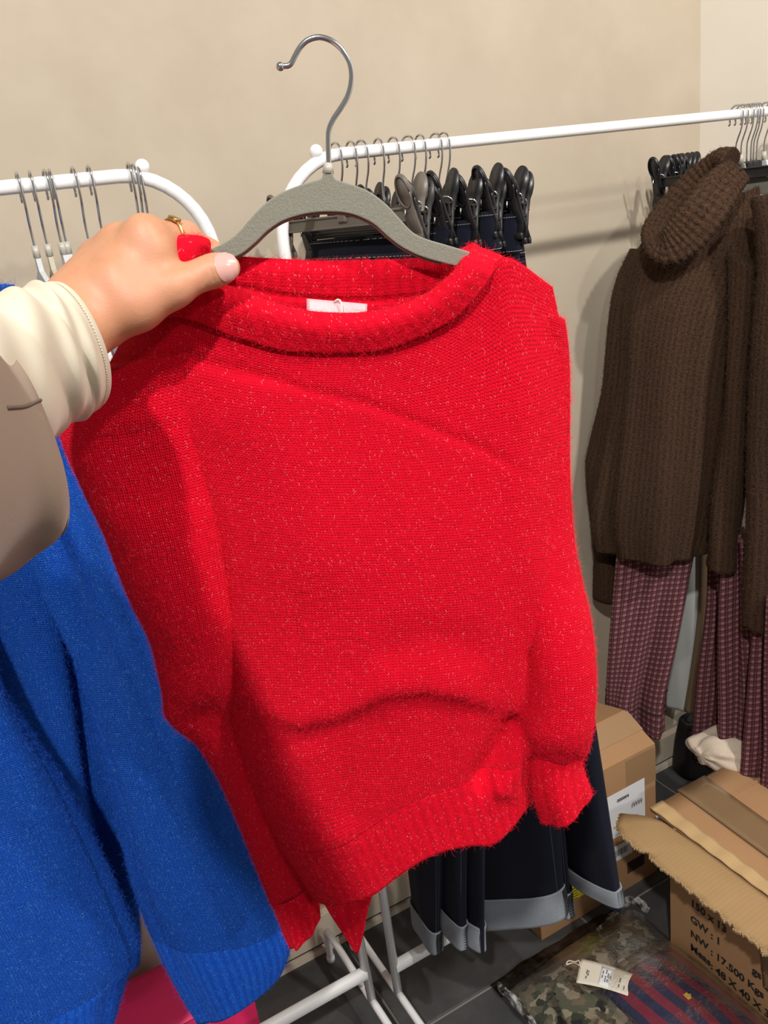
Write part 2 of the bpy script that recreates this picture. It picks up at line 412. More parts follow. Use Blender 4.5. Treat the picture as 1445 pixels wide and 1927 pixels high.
# ------------------------------------------------------------------ the room
WALL_Y, SIDE_X = 1.367, 1.53
structure('wall_back', [(-2.2, WALL_Y, 0), (SIDE_X, WALL_Y, 0), (SIDE_X, WALL_Y, 3.2), (-2.2, WALL_Y, 3.2), (-2.2, WALL_Y+.1, 0), (SIDE_X, WALL_Y+.1, 0), (SIDE_X, WALL_Y+.1, 3.2), (-2.2, WALL_Y+.1, 3.2)],
          [(0,1,2,3),(7,6,5,4),(0,4,5,1),(3,2,6,7),(0,3,7,4),(1,5,6,2)], M_wall, smooth=False)
structure('wall_right', [(SIDE_X, WALL_Y+.1, 0), (SIDE_X, -1.2, 0), (SIDE_X, -1.2, 3.2), (SIDE_X, WALL_Y+.1, 3.2), (SIDE_X+.1, WALL_Y+.1, 0), (SIDE_X+.1, -1.2, 0), (SIDE_X+.1, -1.2, 3.2), (SIDE_X+.1, WALL_Y+.1, 3.2)],
          [(0,1,2,3)[::-1],(7,6,5,4)[::-1],(0,4,5,1)[::-1],(3,2,6,7)[::-1],(0,3,7,4)[::-1],(1,5,6,2)[::-1]], M_cream, smooth=False)
MB().box((0, WALL_Y-.008, .014), (4.4, .016, .028)).build('baseboard_back', M_base, kind='structure', smooth=False) if False else None
b = MB().box(((SIDE_X-2.2)/2, WALL_Y-.010, .006), (SIDE_X+2.2, .020, .012)); structure('baseboard_back', b.V, b.F, M_base, smooth=False)
b = MB().box(((SIDE_X-2.2)/2, WALL_Y-.004, .019), (SIDE_X+2.2, .008, .014)); structure('trim_1', b.V, b.F, M_gap, smooth=False)
b = MB().box(((SIDE_X-2.2)/2, WALL_Y-.009, .060), (SIDE_X+2.2, .018, .068)); structure('trim_2', b.V, b.F, M_base, smooth=False)
b = MB().box((SIDE_X-.008, .1, .05), (.016, 2.5, .10)); structure('baseboard_right', b.V, b.F, M_gap, smooth=False)
fl = structure('floor', [(-2.2, -1.2, -.06), (SIDE_X, -1.2, -.06), (SIDE_X, WALL_Y, -.06), (-2.2, WALL_Y, -.06), (-2.2, -1.2, -.0035), (SIDE_X, -1.2, -.0035), (SIDE_X, WALL_Y, -.0035), (-2.2, WALL_Y, -.0035)],
               [(3,2,1,0),(4,5,6,7),(0,1,5,4),(1,2,6,5),(2,3,7,6),(3,0,4,7)], M_grout, smooth=False)
TW = 0.448
tile = MB().box((0, 0, -.0045), (TW-.006, TW-.006, .009), bev=.0012)
tile_me = None
for i in range(-7, 2):
    for j in range(-5, 1):
        x0, y0 = 0.896+i*TW, 1.080+j*TW
        x1, y1 = min(x0+TW, SIDE_X), min(y0+TW, WALL_Y)
        if x1-x0 < .05: continue
        full = abs(x1-x0-TW) < 1e-6 and abs(y1-y0-TW) < 1e-6
        if full and tile_me is not None:
            o = bpy.data.objects.new('tile', tile_me); COL.objects.link(o); o.parent = fl; o.location = ((x0+x1)/2, (y0+y1)/2, 0)
        else:
            t = MB().box((0, 0, -.0045), (x1-x0-.006, y1-y0-.006, .009), bev=.0012)
            o = mesh_obj('tile', t.V, t.F, M_slate, fl, smooth=False, local=True); o.location = ((x0+x1)/2, (y0+y1)/2, 0)
            if full: tile_me = o.data

# ------------------------------------------------------------------ the two garment racks
RAIL_Y, RAIL_Z, TR = 1.117, 1.537, 0.0083
def rack(label, rail_pts, posts, ball, bar, feet_z):
    root = thing('garment_rack', label, 'rack', (posts[0][0], RAIL_Y, 0))
    MB().tube(rail_pts, TR, 16).build('rail', M_white, root)
    for p in ball: MB().ball(p, .0092, 14).build('finial', M_white, root)
    for (xt, zt, xb) in posts:
        MB().tube([(xt, RAIL_Y, zt), (xb, RAIL_Y, feet_z)], TR, 14).build('post', M_white, root)
        for sgn in (-1, 1):
            y1 = RAIL_Y+sgn*.205
            MB().tube([(xb, RAIL_Y, feet_z), (xb, RAIL_Y+sgn*.1, feet_z), (xb, y1-sgn*.03, feet_z+.002), (xb, y1-sgn*.008, feet_z-.006), (xb, y1, feet_z-.03), (xb, y1, .004)], TR*.86, 12, 26).build('foot', M_white, root)
            MB().tube([(xb, y1, .0), (xb, y1, .012)], TR*1.05, 12).build('foot_cap', M_white, root)
    MB().box(((bar[0]+bar[1])/2, RAIL_Y, bar[2]), (bar[1]-bar[0], .017, .022), bev=.003).build('base_bar', M_white, root)
    return root
def arc(cx_, cz, r, a0, a1, n=12): return [(cx_+r*math.cos(math.radians(a)), RAIL_Y, cz+r*math.sin(math.radians(a))) for a in np.linspace(a0, a1, n)]
R = .105
rack_mid = rack('white steel garment rack whose long straight rail carries the jeans and brown sweaters',
     [(.461, RAIL_Y, 1.30)]+arc(.461+R, RAIL_Z-R, R, 180, 90)+arc(1.512-.075, RAIL_Z-.075, .075, 90, 0)+[(1.512, RAIL_Y, 1.35)],
     [(.461, 1.31, .458), (1.512, 1.36, 1.512)], [(.528, RAIL_Y, RAIL_Z+.006)], (.458, .786, .135), .072)
MB().box(((1.120+1.512)/2, RAIL_Y, .135), (.392, .017, .022), bev=.003).build('base_bar', M_white, rack_mid, smooth=False)
rack_left = rack('white steel garment rack whose short curved rail carries the blue sweaters',
     [(.375, RAIL_Y, 1.25), (.368, RAIL_Y, 1.36)]+arc(.365-R, RAIL_Z-R, R, 0, 90)+arc(-.62, RAIL_Z-R, R, 90, 180)+[(-.725, RAIL_Y, 1.3)],
     [(.374, 1.27, .404), (-.725, 1.32, -.725)], [(.293, RAIL_Y, RAIL_Z+.008)], (-.725, .404, .160), .090)

# ------------------------------------------------------------------ hanger prototypes (local: X across the shoulders, Z up, origin at the rail's centre)
def hook_path(r=.0125, drop=.085, lead=.012):
    a = [( -r-.003, -.0165), (-r-.0002, -.014), (-r-.001, -.006)]
    a += [(r*math.cos(math.radians(t)), .002+r*math.sin(math.radians(t))) for t in np.linspace(160, 0, 9)]
    a += [(r*.98, -.012), (r*.72, -.026), (r*.25, -.040), (0, -.052), (0, -drop)]
    return [(x, 0, z) for x, z in a]
def clip_hanger(label, loc, rz, group, hd=.155, mats=(None, None), drop=.082):
    m1 = mats[0] or M_black; m2 = mats[1] or M_black
    root = thing('clip_hanger', label, 'hanger', (0, 0, 0), group)
    MB().tube(hook_path(drop=drop), .0016, 8, 60).build('hook', M_chrome, root)
    zb = -drop-.016
    b = MB(); b.box((0, 0, zb+.008), (.020, .011, .022), bev=.003); b.box((0, 0, zb), (2*hd+.02, .0035, .015), bev=.0012); b.box((0, 0, zb+.0075), (2*hd+.02, .009, .003), bev=.0008); b.box((0, 0, zb-.0075), (2*hd+.02, .009, .003), bev=.0008)
    b.build('bar', m1, root, smooth=False)
    for sx in (-1, 1):
        c = MB()
        for sy in (-1, 1):
            # a lever: rounded paddle above, jaw below
            poly = [(.0138*math.cos(t)*(1 if math.sin(t) > -.2 else .9), .028+.022*math.sin(t)) for t in np.linspace(-.6, math.pi+.6, 16)]+[(-.0100, -.004), (-.0115, -.018), (-.013, -.042), (.013, -.042), (.0115, -.018), (.0100, -.004)]
            tilt = sy*math.radians(15)
            ez = np.array([0, math.cos(tilt), -math.sin(tilt)]); ey = np.array([0, math.sin(tilt), math.cos(tilt)])
            c.prism(poly, (sx*hd, sy*.0065, zb), (1, 0, 0), ey, ez, .003)
            # raised rim of the paddle
            rim = [(.0116*math.cos(t), .028+.0195*math.sin(t)) for t in np.linspace(0, 2*math.pi, 18)]
            o = np.array((sx*hd, sy*.0065, zb)); c.tube([o+p[0]*np.array([1, 0, 0])+p[1]*ey+ez*sy*.002 for p in rim], .0012, 6)
            # lower jaw pad
            c.box(o+np.array([0, -sy*.0025, -.040]), (.026, .005, .009), bev=.001)
        c.build('clip', m2, root)
        s = MB(); s.tube([(sx*hd-.006, -.011, zb-.002), (sx*hd-.006, -.006, zb+.012), (sx*hd, 0, zb+.015), (sx*hd+.006, .006, zb+.012), (sx*hd+.006, .011, zb-.002)], .0014, 6, 18)
        s.build('spring', M_chrome, root, label='steel spring')
    root.location = loc; root.rotation_euler = (0, 0, rz); return root
def velvet_hanger(label, loc, rz, group, mat=None):
    root = thing('velvet_hanger', label, 'hanger', (0, 0, 0), group)
    MB().tube(hook_path(drop=.072), .0016, 8, 60).build('hook', M_chrome, root)
    MB().tube([(0, 0, -.066), (0, 0, -.080)], .0042, 10).build('ferrule', M_ferrule, root)
    top = [(.0, -.080), (.007, -.081), (.011, -.095), (.05, -.106), (.09, -.123), (.13, -.148), (.17, -.168), (.205, -.184)]
    bot = [(.205, -.204), (.165, -.193), (.13, -.176), (.09, -.153), (.05, -.136), (0, -.130)]
    half = top+bot
    poly = half+[(-x, z) for x, z in half[::-1] if x > 0]
    MB().prism(poly[::-1], (0, 0, 0), (1, 0, 0), (0, 0, 1), (0, -1, 0), .0055).build('shoulder_bar', mat or M_velvet, root, smooth=False)
    low = MB(); low.tube([(-.195, 0, -.193), (-.15, 0, -.220), (0, 0, -.224), (.15, 0, -.220), (.195, 0, -.193)], .003, 8, 30); low.build('trouser_bar', mat or M_velvet, root)
    root.location = loc; root.rotation_euler = (0, 0, rz); return root
RZ = -math.pi/2                                             # local X -> world -Y (hook opens to the wall)
lx = [33, 58, 86, 96, 140, 170, 244, 252, 261]
words = ['leftmost', 'second from the left', 'third from the left', 'fourth from the left', 'fifth from the left', 'sixth from the left', 'seventh from the left', 'eighth from the left', 'rightmost']
M_velvet_w = simple('pale_grey_flocked_velvet', (0.52, 0.54, 0.56), 0.9, var=0.1, scale=500, bmp=0.3, spec=0.1)
M_velvet_b = simple('beige_flocked_velvet', (0.46, 0.42, 0.34), 0.9, var=0.1, scale=500, bmp=0.3, spec=0.1)
for i, x in enumerate(lx):
    X = onY(x, 336 if x < 200 else 326, RAIL_Y)[0]
    z = RAIL_Z if i < 6 else RAIL_Z-(.001, .003, .006)[i-6]
    velvet_hanger(f'hanger with chrome hook on the blue sweaters\' rail, {words[i]} of the nine', (X, RAIL_Y, z), RZ+random.uniform(-.10, .10), 'hangers on the left rail', (M_velvet_w, M_velvet_b, M_velvet_w)[i % 3])

# ------------------------------------------------------------------ garment tools
def PX(A):
    d = A-ORG; z = d@_fw
    return np.stack([CX+F_PX*(d@_r)/z, CY-F_PX*(d@_u)/z], -1)
def sec2(xl, yl, Dl, xr, yr, Dr, hd):
    L, Rr = S(xl, yl, Dl), S(xr, yr, Dr); a = (Rr-L)/2; n = np.array([a[1], -a[0], 0]); n /= np.linalg.norm(n)
    if n@FH > 0: n = -n
    return ((L+Rr)/2, a, n*hd)
def cloth_tube(path, ra, rb, nth=28, nlen=50, e=2.0, disp=None, cap0=True, cap1=True, axis=None):
    P = cat(path, nlen); T = np.gradient(P, axis=0); T /= np.linalg.norm(T, axis=1)[:, None]
    ra = cat(np.asarray(ra, float)[:, None], nlen)[:, 0]; rb = cat(np.asarray(rb, float)[:, None], nlen)[:, 0]
    ref = -FH if axis is None else np.asarray(axis, float)
    B = ref-T*(T@ref)[:, None]; B /= np.linalg.norm(B, axis=1)[:, None]; A = np.cross(B, T)
    return loft([(P[i], A[i]*ra[i], B[i]*rb[i]) for i in range(nlen)], nth, nlen, e, disp, cap0, cap1)
_ph = rng.random((8, 3))*6.28
def crumple(A, amp, f):
    """soft irregular undulation of cloth (metres)"""
    h = 0
    for k in range(8):
        d = _ph[k]-3.14; d = d/np.linalg.norm(d)
        h = h+np.sin((A@d)*f*(0.6+0.25*k)+_ph[k][0]*3)/(1+.4*k)
    return amp*h/2.2
def garment_part(name, VFU, mat, parent, **k): return mesh_obj(name, VFU[0], VFU[1], mat, parent, uv=VFU[2], **k)

# ------------------------------------------------------------------ red mohair sweater held up on its hanger
RED, RDK, RFL = (0.95, 0.002, 0.028), (0.66, 0.0, 0.014), (0.97, 0.20, 0.23)
M_red = knit('red_mohair_stockinette', RED, RDK, RFL, 0.0027, 0.0023, 0.055, relief=0.8, sheen=0.12, sheen_tint=(1, 0.1, 0.12))
M_redrib = knit('red_mohair_rib', (.76, .002, .022), (.54, 0, .012), RFL, 0.0027, 0.0023, 0.05, relief=0.5, rib=0.0098, sheen=0.12, sheen_tint=(1, 0.1, 0.12))
def hair_mat(name, col, rough=0.7):
    m, nt, b = new_mat(name); hi = N(nt, 'ShaderNodeHairInfo')
    c = mix_col(nt, hi.outputs['Random'], tuple(x*0.75 for x in col), tuple(min(1, x*1.1+.004) for x in col)); nt.links.new(c, b.inputs['Base Color'])
    b.inputs['Roughness'].default_value = rough; b.inputs['Specular IOR Level'].default_value = 0.2; return m
M_redfuzz = hair_mat('red_mohair_fibre', (0.97, 0.004, 0.035)); M_pinkfleck = hair_mat('pale_pink_lurex_fibre', (0.95, 0.33, 0.36))
SW0 = S(617, 560, .66)
sweater = thing('knit_sweater', 'bright red fuzzy mohair sweater held up by the hand on a grey hanger', 'sweater', SW0)
D0 = 0.645
def lerp_row(L, Rr, sag, n=12):
    t = np.linspace(0, 1, n); return [(L[0]+(Rr[0]-L[0])*s, L[1]+(Rr[1]-L[1])*s+sag*4*s*(1-s)) for s in t]
row0 = [(225, 645), (285, 602), (345, 597), (430, 628), (520, 655), (610, 663), (690, 661), (770, 644), (855, 598), (905, 545), (940, 478), (1000, 499)]
row0 = [(225, 645), (285, 602), (345, 597), (430, 628), (520, 655), (610, 663), (690, 661), (770, 644), (855, 598), (910, 540), (952, 484), (1040, 540)]
hemtop = [(518, 1590), (562, 1604), (610, 1600), (655, 1585), (700, 1557), (745, 1527), (795, 1502), (845, 1486), (895, 1470), (940, 1450), (980, 1430), (1012, 1408)]
hembot = [(592, 1696), (625, 1704), (665, 1699), (705, 1683), (745, 1652), (785, 1625), (830, 1604), (880, 1594), (930, 1590), (962, 1562), (985, 1532), (1003, 1508)]
rows = [row0, lerp_row((205, 720), (1068, 690), 70), lerp_row((285, 850), (1069, 845), 40), lerp_row((345, 1000), (1075, 1000), 25), lerp_row((378, 1130), (1098, 1110), 15),
        lerp_row((395, 1260), (1092, 1220), 10), lerp_row((425, 1390), (1062, 1320), 25), lerp_row((470, 1500), (1035, 1385), 60), hemtop]
def body_D(grid, d0=D0):
    G = np.asarray(grid, float); nr, nc = G.shape[:2]; u = np.linspace(0, 1, nc)
    out = np.zeros((nr, nc, 3))
    for i in range(nr):
        for j in range(nc):
            x, y = G[i, j]; w = u[j]
            roll = .036*math.exp(-w/.07)+.022*math.exp(-(1-w)/.035)
            bulge = .022*math.sin(math.pi*w)**.7*min(1, max(0, (y-560)/500))
            out[i, j] = S(x, y, d0+roll-bulge)
    return out
def red_folds(A):
    q = PX(A)
    h = crease(q, [(385, 690), (520, 720), (700, 765), (870, 830), (1010, 900)], -.0022, 9)
    h += crease(q, [(300, 660), (430, 690), (560, 718)], -.0025, 12)
    h += crease(q, [(470, 1335), (560, 1366), (640, 1347), (725, 1308), (800, 1300), (870, 1312), (955, 1345)], .013, 26, -1, 110)
    h += crease(q, [(978, 1345), (938, 1420), (890, 1492)], -.015, 20)
    h += crease(q, [(1000, 1385), (965, 1445), (935, 1505)], .009, 26)
    h += crease(q, [(720, 1330), (690, 1450), (640, 1580)], -.004, 40)
    h += crease(q, [(560, 1380), (590, 1500), (640, 1620)], .005, 45)
    h += crease(q, [(430, 700), (560, 900), (640, 1150)], .004, 80)
    h += crease(q, [(1000, 1215), (1012, 1290), (1022, 1350)], -.006, 14)
    h += crease(q, [(700, 1240), (800, 1200), (930, 1230)], -.004, 40)
    h += crumple(A, .0016, 26)
    return -FH*h[..., None]
fp = garment_part('front_panel', sheet(body_D(rows), 150, 120, .004, red_folds), M_red, sweater)
hb = garment_part('hem_band', sheet(body_D([hemtop, [((a[0]*2+b_[0])/3, (a[1]*2+b_[1])/3) for a, b_ in zip(hemtop, hembot)], hembot]), 30, 120, .006, red_folds), M_redrib, sweater)
backrows = [[(330, 560), (520, 560), (700, 560), (860, 540), (950, 500), (1030, 545)], lerp_row((300, 800), (1055, 800), 20, 6), lerp_row((390, 1100), (1075, 1080), 20, 6), lerp_row((440, 1360), (1050, 1300), 20, 6), lerp_row((560, 1640), (985, 1480), 20, 6)]
bp = garment_part('back_panel', sheet([[S(x, y, D0+.042) for x, y in r] for r in backrows], 50, 50, .004, lambda A: -FH*crumple(A, .003, 22)[..., None]), M_red, sweater)
tip = [[(598, 1680), (650, 1690), (700, 1685)], [(622, 1722), (655, 1726), (690, 1724)], [(645, 1757), (664, 1760), (684, 1758)], [(667, 1792), (671, 1795), (675, 1793)]]
garment_part('back_hem_point', sheet([[S(x, y, D0+.018) for x, y in r] for r in tip], 24, 20, .004), M_redrib, sweater)
# neckband: front arc, back arc and the bunch under the thumb
ct = [(318, 530), (372, 528), (425, 540), (470, 556), (525, 575), (580, 588), (640, 592), (690, 590), (750, 577), (800, 556), (846, 520), (872, 488), (893, 460)]
cb = [(285, 604), (345, 599), (430, 630), (520, 657), (575, 663), (610, 665), (690, 663), (740, 654), (800, 630), (858, 597), (905, 548), (930, 510), (948, 482)]
def cD(k, n, mid=D0-.013): u = k/(n-1); return mid+.030*math.exp(-(1-u)/.06)+.010*math.exp(-u/.08)
cg = [[S(t[0], t[1]-2, cD(k, 13)+.004) for k, t in enumerate(ct)], [S(t[0]*.8+b_[0]*.2, t[1]*.8+b_[1]*.2, cD(k, 13)-.003) for k, (t, b_) in enumerate(zip(ct, cb))],
      [S((t[0]+b_[0])/2, (t[1]+b_[1])/2, cD(k, 13)-.004) for k, (t, b_) in enumerate(zip(ct, cb))], [S(b_[0], b_[1], cD(k, 13)+.003) for k, b_ in enumerate(cb)]]
nb = garment_part('neckband', sheet(cg, 26, 120, .006, lambda A: -FH*crumple(A, .0012, 40)[..., None]), M_redrib, sweater)
bt = [(345, 462), (400, 474), (455, 483), (520, 487), (600, 491), (690, 490), (780, 487), (845, 478), (893, 457)]
bb = [(350, 580), (400, 590), (455, 600), (520, 610), (600, 612), (690, 612), (780, 600), (845, 575), (900, 530)]
bg = [[S(x, y, D0+.020) for x, y in bt], [S(x*.8+X*.2, y*.8+Y*.2, D0+.0165) for (x, y), (X, Y) in zip(bt, bb)], [S((x+X)/2, (y+Y)/2, D0+.018) for (x, y), (X, Y) in zip(bt, bb)], [S(X, Y, D0+.020) for X, Y in bb]]
def back_folds(A):
    q = PX(A); h = crease(q, [(400, 527), (457, 541), (526, 556), (600, 563), (700, 566), (790, 558), (850, 540)], -.0025, 5)+crumple(A, .0012, 40); return -FH*h[..., None]
nb2 = garment_part('neckband', sheet(bg, 40, 100, .005, back_folds), M_redrib, sweater)
bunch = garment_part('shoulder_fold', cloth_tube([S(386, 466, .638), S(364, 467, .631), S(341, 481, .625), S(324, 508, .627), S(300, 545, .628)], [.006, .0105, .0125, .012, .014], [.008, .010, .010, .010, .012], 28, 40, disp=lambda th, t: .0012*np.sin(3*th+9*t)), M_redrib, sweater)
# sleeves
def fold_disp(amp, k1, k2, ph=0.0): return lambda th, t: amp*(np.sin(k1*th+k2*t+ph)+.5*np.sin((k1+2)*th-k2*1.7*t+ph*2))
sl = loft([sec(150, 700, 420, 640, .668, .028), sec(119, 800, 412, 760, .670, .034), sec(163, 915, 427, 880, .670, .036), sec(192, 985, 440, 960, .668, .036), sec(236, 1110, 452, 1075, .670, .036),
           sec(284, 1205, 456, 1180, .673, .035), sec(309, 1285, 455, 1262, .676, .034), sec(328, 1348, 452, 1315, .684, .027), sec(368, 1387, 480, 1362, .692, .024), sec(412, 1470, 525, 1440, .696, .022), sec(470, 1600, 575, 1560, .696, .020), sec(512, 1695, 592, 1650, .694, .018)],
          72, 110, 2.2, lambda th, t: .0022*np.sin(2*th+14*t)*(t > .1)+.003*np.exp(-((t-.60)/.03)**2)*np.sin(th*3))
slv1 = garment_part('sleeve', sl, M_red, sweater)
cuff1 = garment_part('sleeve_cuff', loft([sec(510, 1690, 592, 1645, .694, .018), sec(528, 1735, 599, 1690, .693, .017), sec(547, 1776, 602, 1722, .692, .018)], 60, 30, 2.2, lambda th, t: .002*np.sin(7*th)*t, lip1=.01, cap0=False), M_redrib, sweater)
sr = loft([sec(975, 560, 1060, 600, .678, .016), sec(965, 700, 1067, 690, .680, .019), sec(960, 900, 1069, 905, .676, .022), sec(970, 1060, 1084, 1050, .667, .027), sec(982, 1160, 1110, 1150, .656, .030), sec(990, 1240, 1119, 1230, .646, .030),
           sec(992, 1310, 1116, 1305, .642, .031), sec(988, 1362, 1108, 1365, .640, .030), sec(995, 1392, 1100, 1402, .644, .024), sec(1003, 1410, 1094, 1420, .648, .020)],
          64, 90, 2.2, lambda th, t: .0015*np.sin(2*th+9*t)+.002*np.exp(-((t-.95)/.05)**2)*np.sin(5*th))
slv2 = garment_part('sleeve', sr, M_red, sweater)
cuff2 = garment_part('sleeve_cuff', loft([sec(1003, 1400, 1093, 1412, .648, .020), sec(1000, 1440, 1094, 1440, .646, .019), sec(1008, 1500, 1102, 1470, .644, .019), sec(1024, 1548, 1109, 1492, .644, .018)], 64, 34, 2.2, lambda th, t: .003*np.sin(4*th+1)*t, lip1=.012, cap0=False), M_redrib, sweater)
M_satin = simple('pale_pink_satin_label', (0.58, 0.36, 0.39), 0.45, var=0.12, scale=200, sheen=0.2)
lab = [[S(577, 562, D0+.0125), S(634, 567, D0+.011), S(691, 572, D0+.0125)], [S(577, 600, D0+.006), S(634, 602, D0+.004), S(690, 600, D0+.006)]]
lb = garment_part('neck_label', sheet(lab, 8, 16, .0006), M_satin, sweater)
MB().tube([S(629, 568, D0+.010), S(636, 564, D0+.008), S(642, 570, D0+.0065), S(644, 592, D0+.003)], .0007, 6, 20).build('tag_cord', simple('cream_cotton_cord', (0.8, 0.74, 0.66), 0.8), lb)
redparts = [fp, hb, nb, nb2, bunch, slv1, slv2, cuff1, cuff2]
fuzz('mohair_fuzz', redparts, sweater, 80000, .0062, .00008, M_redfuzz, lift=.5)
fuzz('lurex_flecks', redparts, sweater, 3400, .0024, .00011, M_pinkfleck, lift=.12, curl=.1, facing=.0, k=4, grain=.45)

# the grey flocked hanger in the sweater
HD = D0+.004
mh = thing('velvet_hanger', 'grey flocked hanger with a big chrome hook inside the red sweater\'s neck', 'hanger', S(617, 312, HD))
hk = [(619, 318), (618, 290), (617.5, 262), (619, 243), (627, 224), (643, 200), (654, 180), (660, 158), (661, 135), (655, 112), (642, 92), (622, 76), (600, 70), (580, 75), (566, 87), (556, 103), (549, 117), (543, 123), (533, 124.5), (527, 125)]
MB().tube([S(x, y, HD) for x, y in hk], .0019, 14, 130).ball(S(527, 125, HD), .0030, 12).build('hook', M_chrome, mh)
MB().tube([S(617.5, 306, HD), S(617, 326, HD)], [.0027, .0042], 14).build('ferrule', M_ferrule, mh, label='clear plastic collar at the hook')
top = [(609, 322), (604, 336), (575, 345), (535, 360), (500, 382), (470, 413), (448, 438), (425, 455), (392, 470), (350, 484)]
botl = [(352, 500), (400, 492), (432, 487), (455, 478), (480, 458), (505, 434), (535, 415), (575, 403), (617, 399)]
botr = [(660, 403), (700, 420), (730, 446), (757, 466), (790, 482), (830, 494), (869, 503)]
topr = [(884, 474), (840, 461), (800, 449), (775, 436), (752, 412), (725, 383), (695, 361), (665, 348), (632, 337), (626, 322)]
def pxpoly(pts, n): return cat(np.array(pts, float), n)
outline = np.concatenate([pxpoly(top, 40), pxpoly(botl+botr, 70), pxpoly(topr, 40)])
o0 = S(617, 400, HD)
w = np.array([S(x, y, HD)-o0 for x, y in outline]); poly2 = [(p@RH, p@UP) for p in w]
hbv = MB().prism(poly2, o0, RH, UP, -FH, .0065).build('shoulder_bar', M_velvet, mh, smooth=False)
bm_ = hbv.modifiers.new('bevel', 'BEVEL'); bm_.width = .0018; bm_.segments = 3; bm_.limit_method = 'ANGLE'
MB().tube([S(x, y+1.2, HD) for x, y in pxpoly(botl[2:]+botr[:-1], 60)], .0014, 8).build('seam_edge', M_velvet_edge, mh, label='maroon underside seam')

# ------------------------------------------------------------------ the person's arm: hand (one body), shirt and jacket sleeves, ring
def sdf_body(prims, vox, k):
    """one continuous skin: smooth union of tapered limbs, meshed by surface nets"""
    P = np.concatenate([[p[0], p[2]] for p in prims]); rm = max(max(p[1], p[3]) for p in prims)
    lo, hi = P.min(0)-rm-3*vox, P.max(0)+rm+3*vox; n = np.ceil((hi-lo)/vox).astype(int)+1
    ax = [lo[i]+vox*np.arange(n[i]) for i in range(3)]
    X = np.stack(np.meshgrid(*ax, indexing='ij'), -1).astype(np.float32); D = None
    for a, ra, b_, rb in prims:
        ab = (b_-a).astype(np.float32); t = np.clip(((X-a.astype(np.float32))@ab)/(ab@ab), 0, 1)
        d = np.linalg.norm(X-a.astype(np.float32)-t[..., None]*ab, axis=-1)-(ra+(rb-ra)*t)
        if D is None: D = d
        else:
            h = np.clip(.5+.5*(D-d)/k, 0, 1); D = D*(1-h)+d*h-k*h*(1-h)
    s = D < 0
    c = [s[i:n[0]-1+i, j:n[1]-1+j, l:n[2]-1+l] for i in (0, 1) for j in (0, 1) for l in (0, 1)]
    cnt = sum(x.astype(np.int8) for x in c); act = (cnt > 0) & (cnt < 8); ids = -np.ones(act.shape, int); ii = np.argwhere(act); ids[act] = np.arange(len(ii))
    acc = np.zeros((len(ii), 3)); m = np.zeros(len(ii)); cor = [np.array((i, j, l)) for i in (0, 1) for j in (0, 1) for l in (0, 1)]
    dv = [D[tuple((ii+q).T)] for q in cor]
    for e0 in range(8):
        for e1 in range(e0+1, 8):
            if np.abs(cor[e0]-cor[e1]).sum() != 1: continue
            x = (dv[e0] < 0) != (dv[e1] < 0); t = np.where(x, dv[e0]/np.where(x, dv[e0]-dv[e1], 1), 0)
            acc += np.where(x[:, None], cor[e0]+t[:, None]*(cor[e1]-cor[e0]), 0); m += x
    V = lo+vox*(ii+acc/m[:, None]); F = []
    for a in range(3):
        b_, c_ = (a+1) % 3, (a+2) % 3
        s0 = np.take(s, range(0, n[a]-1), a); s1 = np.take(s, range(1, n[a]), a); e = np.argwhere(s0 != s1)
        e = e[(e[:, b_] > 0) & (e[:, c_] > 0) & (e[:, b_] < n[b_]-1) & (e[:, c_] < n[c_]-1)]
        q = []
        for db, dc in ((1, 1), (0, 1), (0, 0), (1, 0)):
            z = e.copy(); z[:, b_] -= db; z[:, c_] -= dc; q.append(ids[tuple(z.T)])
        q = np.stack(q, 1); inside = s0[tuple(e.T)]; q[~inside] = q[~inside][:, ::-1]; F.append(q)
    F = np.concatenate(F)
    # light relaxation
    E = np.concatenate([F[:, [0, 1]], F[:, [1, 2]], F[:, [2, 3]], F[:, [3, 0]]]); E = np.concatenate([E, E[:, ::-1]])
    for _ in range(4):
        A = np.zeros_like(V); np.add.at(A, E[:, 0], V[E[:, 1]]); c_ = np.bincount(E[:, 0], minlength=len(V)); V = V*.5+.5*A/c_[:, None]
    return V, F
def skin_mat():
    m, nt, b = new_mat('warm_light_skin'); tc = N(nt, 'ShaderNodeTexCoord')
    n1 = noise(nt, tc.outputs['Object'], 38, 4, .6); n2 = noise(nt, tc.outputs['Object'], 420, 3, .6)
    c = ramp(nt, n1, [(0.3, (0.47, 0.215, 0.115)), (0.5, (0.515, 0.25, 0.142)), (0.72, (0.535, 0.24, 0.152))])
    c = mix_col(nt, math_node(nt, 'MULTIPLY', n2, 0.18), c, (0.55, 0.27, 0.17)); nt.links.new(c, b.inputs['Base Color'])
    b.inputs['Roughness'].default_value = .48; b.inputs['Subsurface Weight'].default_value = .18; b.inputs['Subsurface Radius'].default_value = (1, .35, .2); b.inputs['Subsurface Scale'].default_value = .004
    b.inputs['Specular IOR Level'].default_value = .4
    v = N(nt, 'ShaderNodeTexVoronoi'); v.inputs['Scale'].default_value = 900; nt.links.new(tc.outputs['Object'], v.inputs['Vector'])
    bump(nt, b, math_node(nt, 'ADD', v.outputs['Distance'], n2), .12, .0006); return m
M_skin = skin_mat()
person = thing('person', 'person in a cream shirt and taupe jacket, gripping the red sweater with one hand', 'person', S(150, 600, .60))
mm = .001
def H(x, y, D): return S(x, y, D)
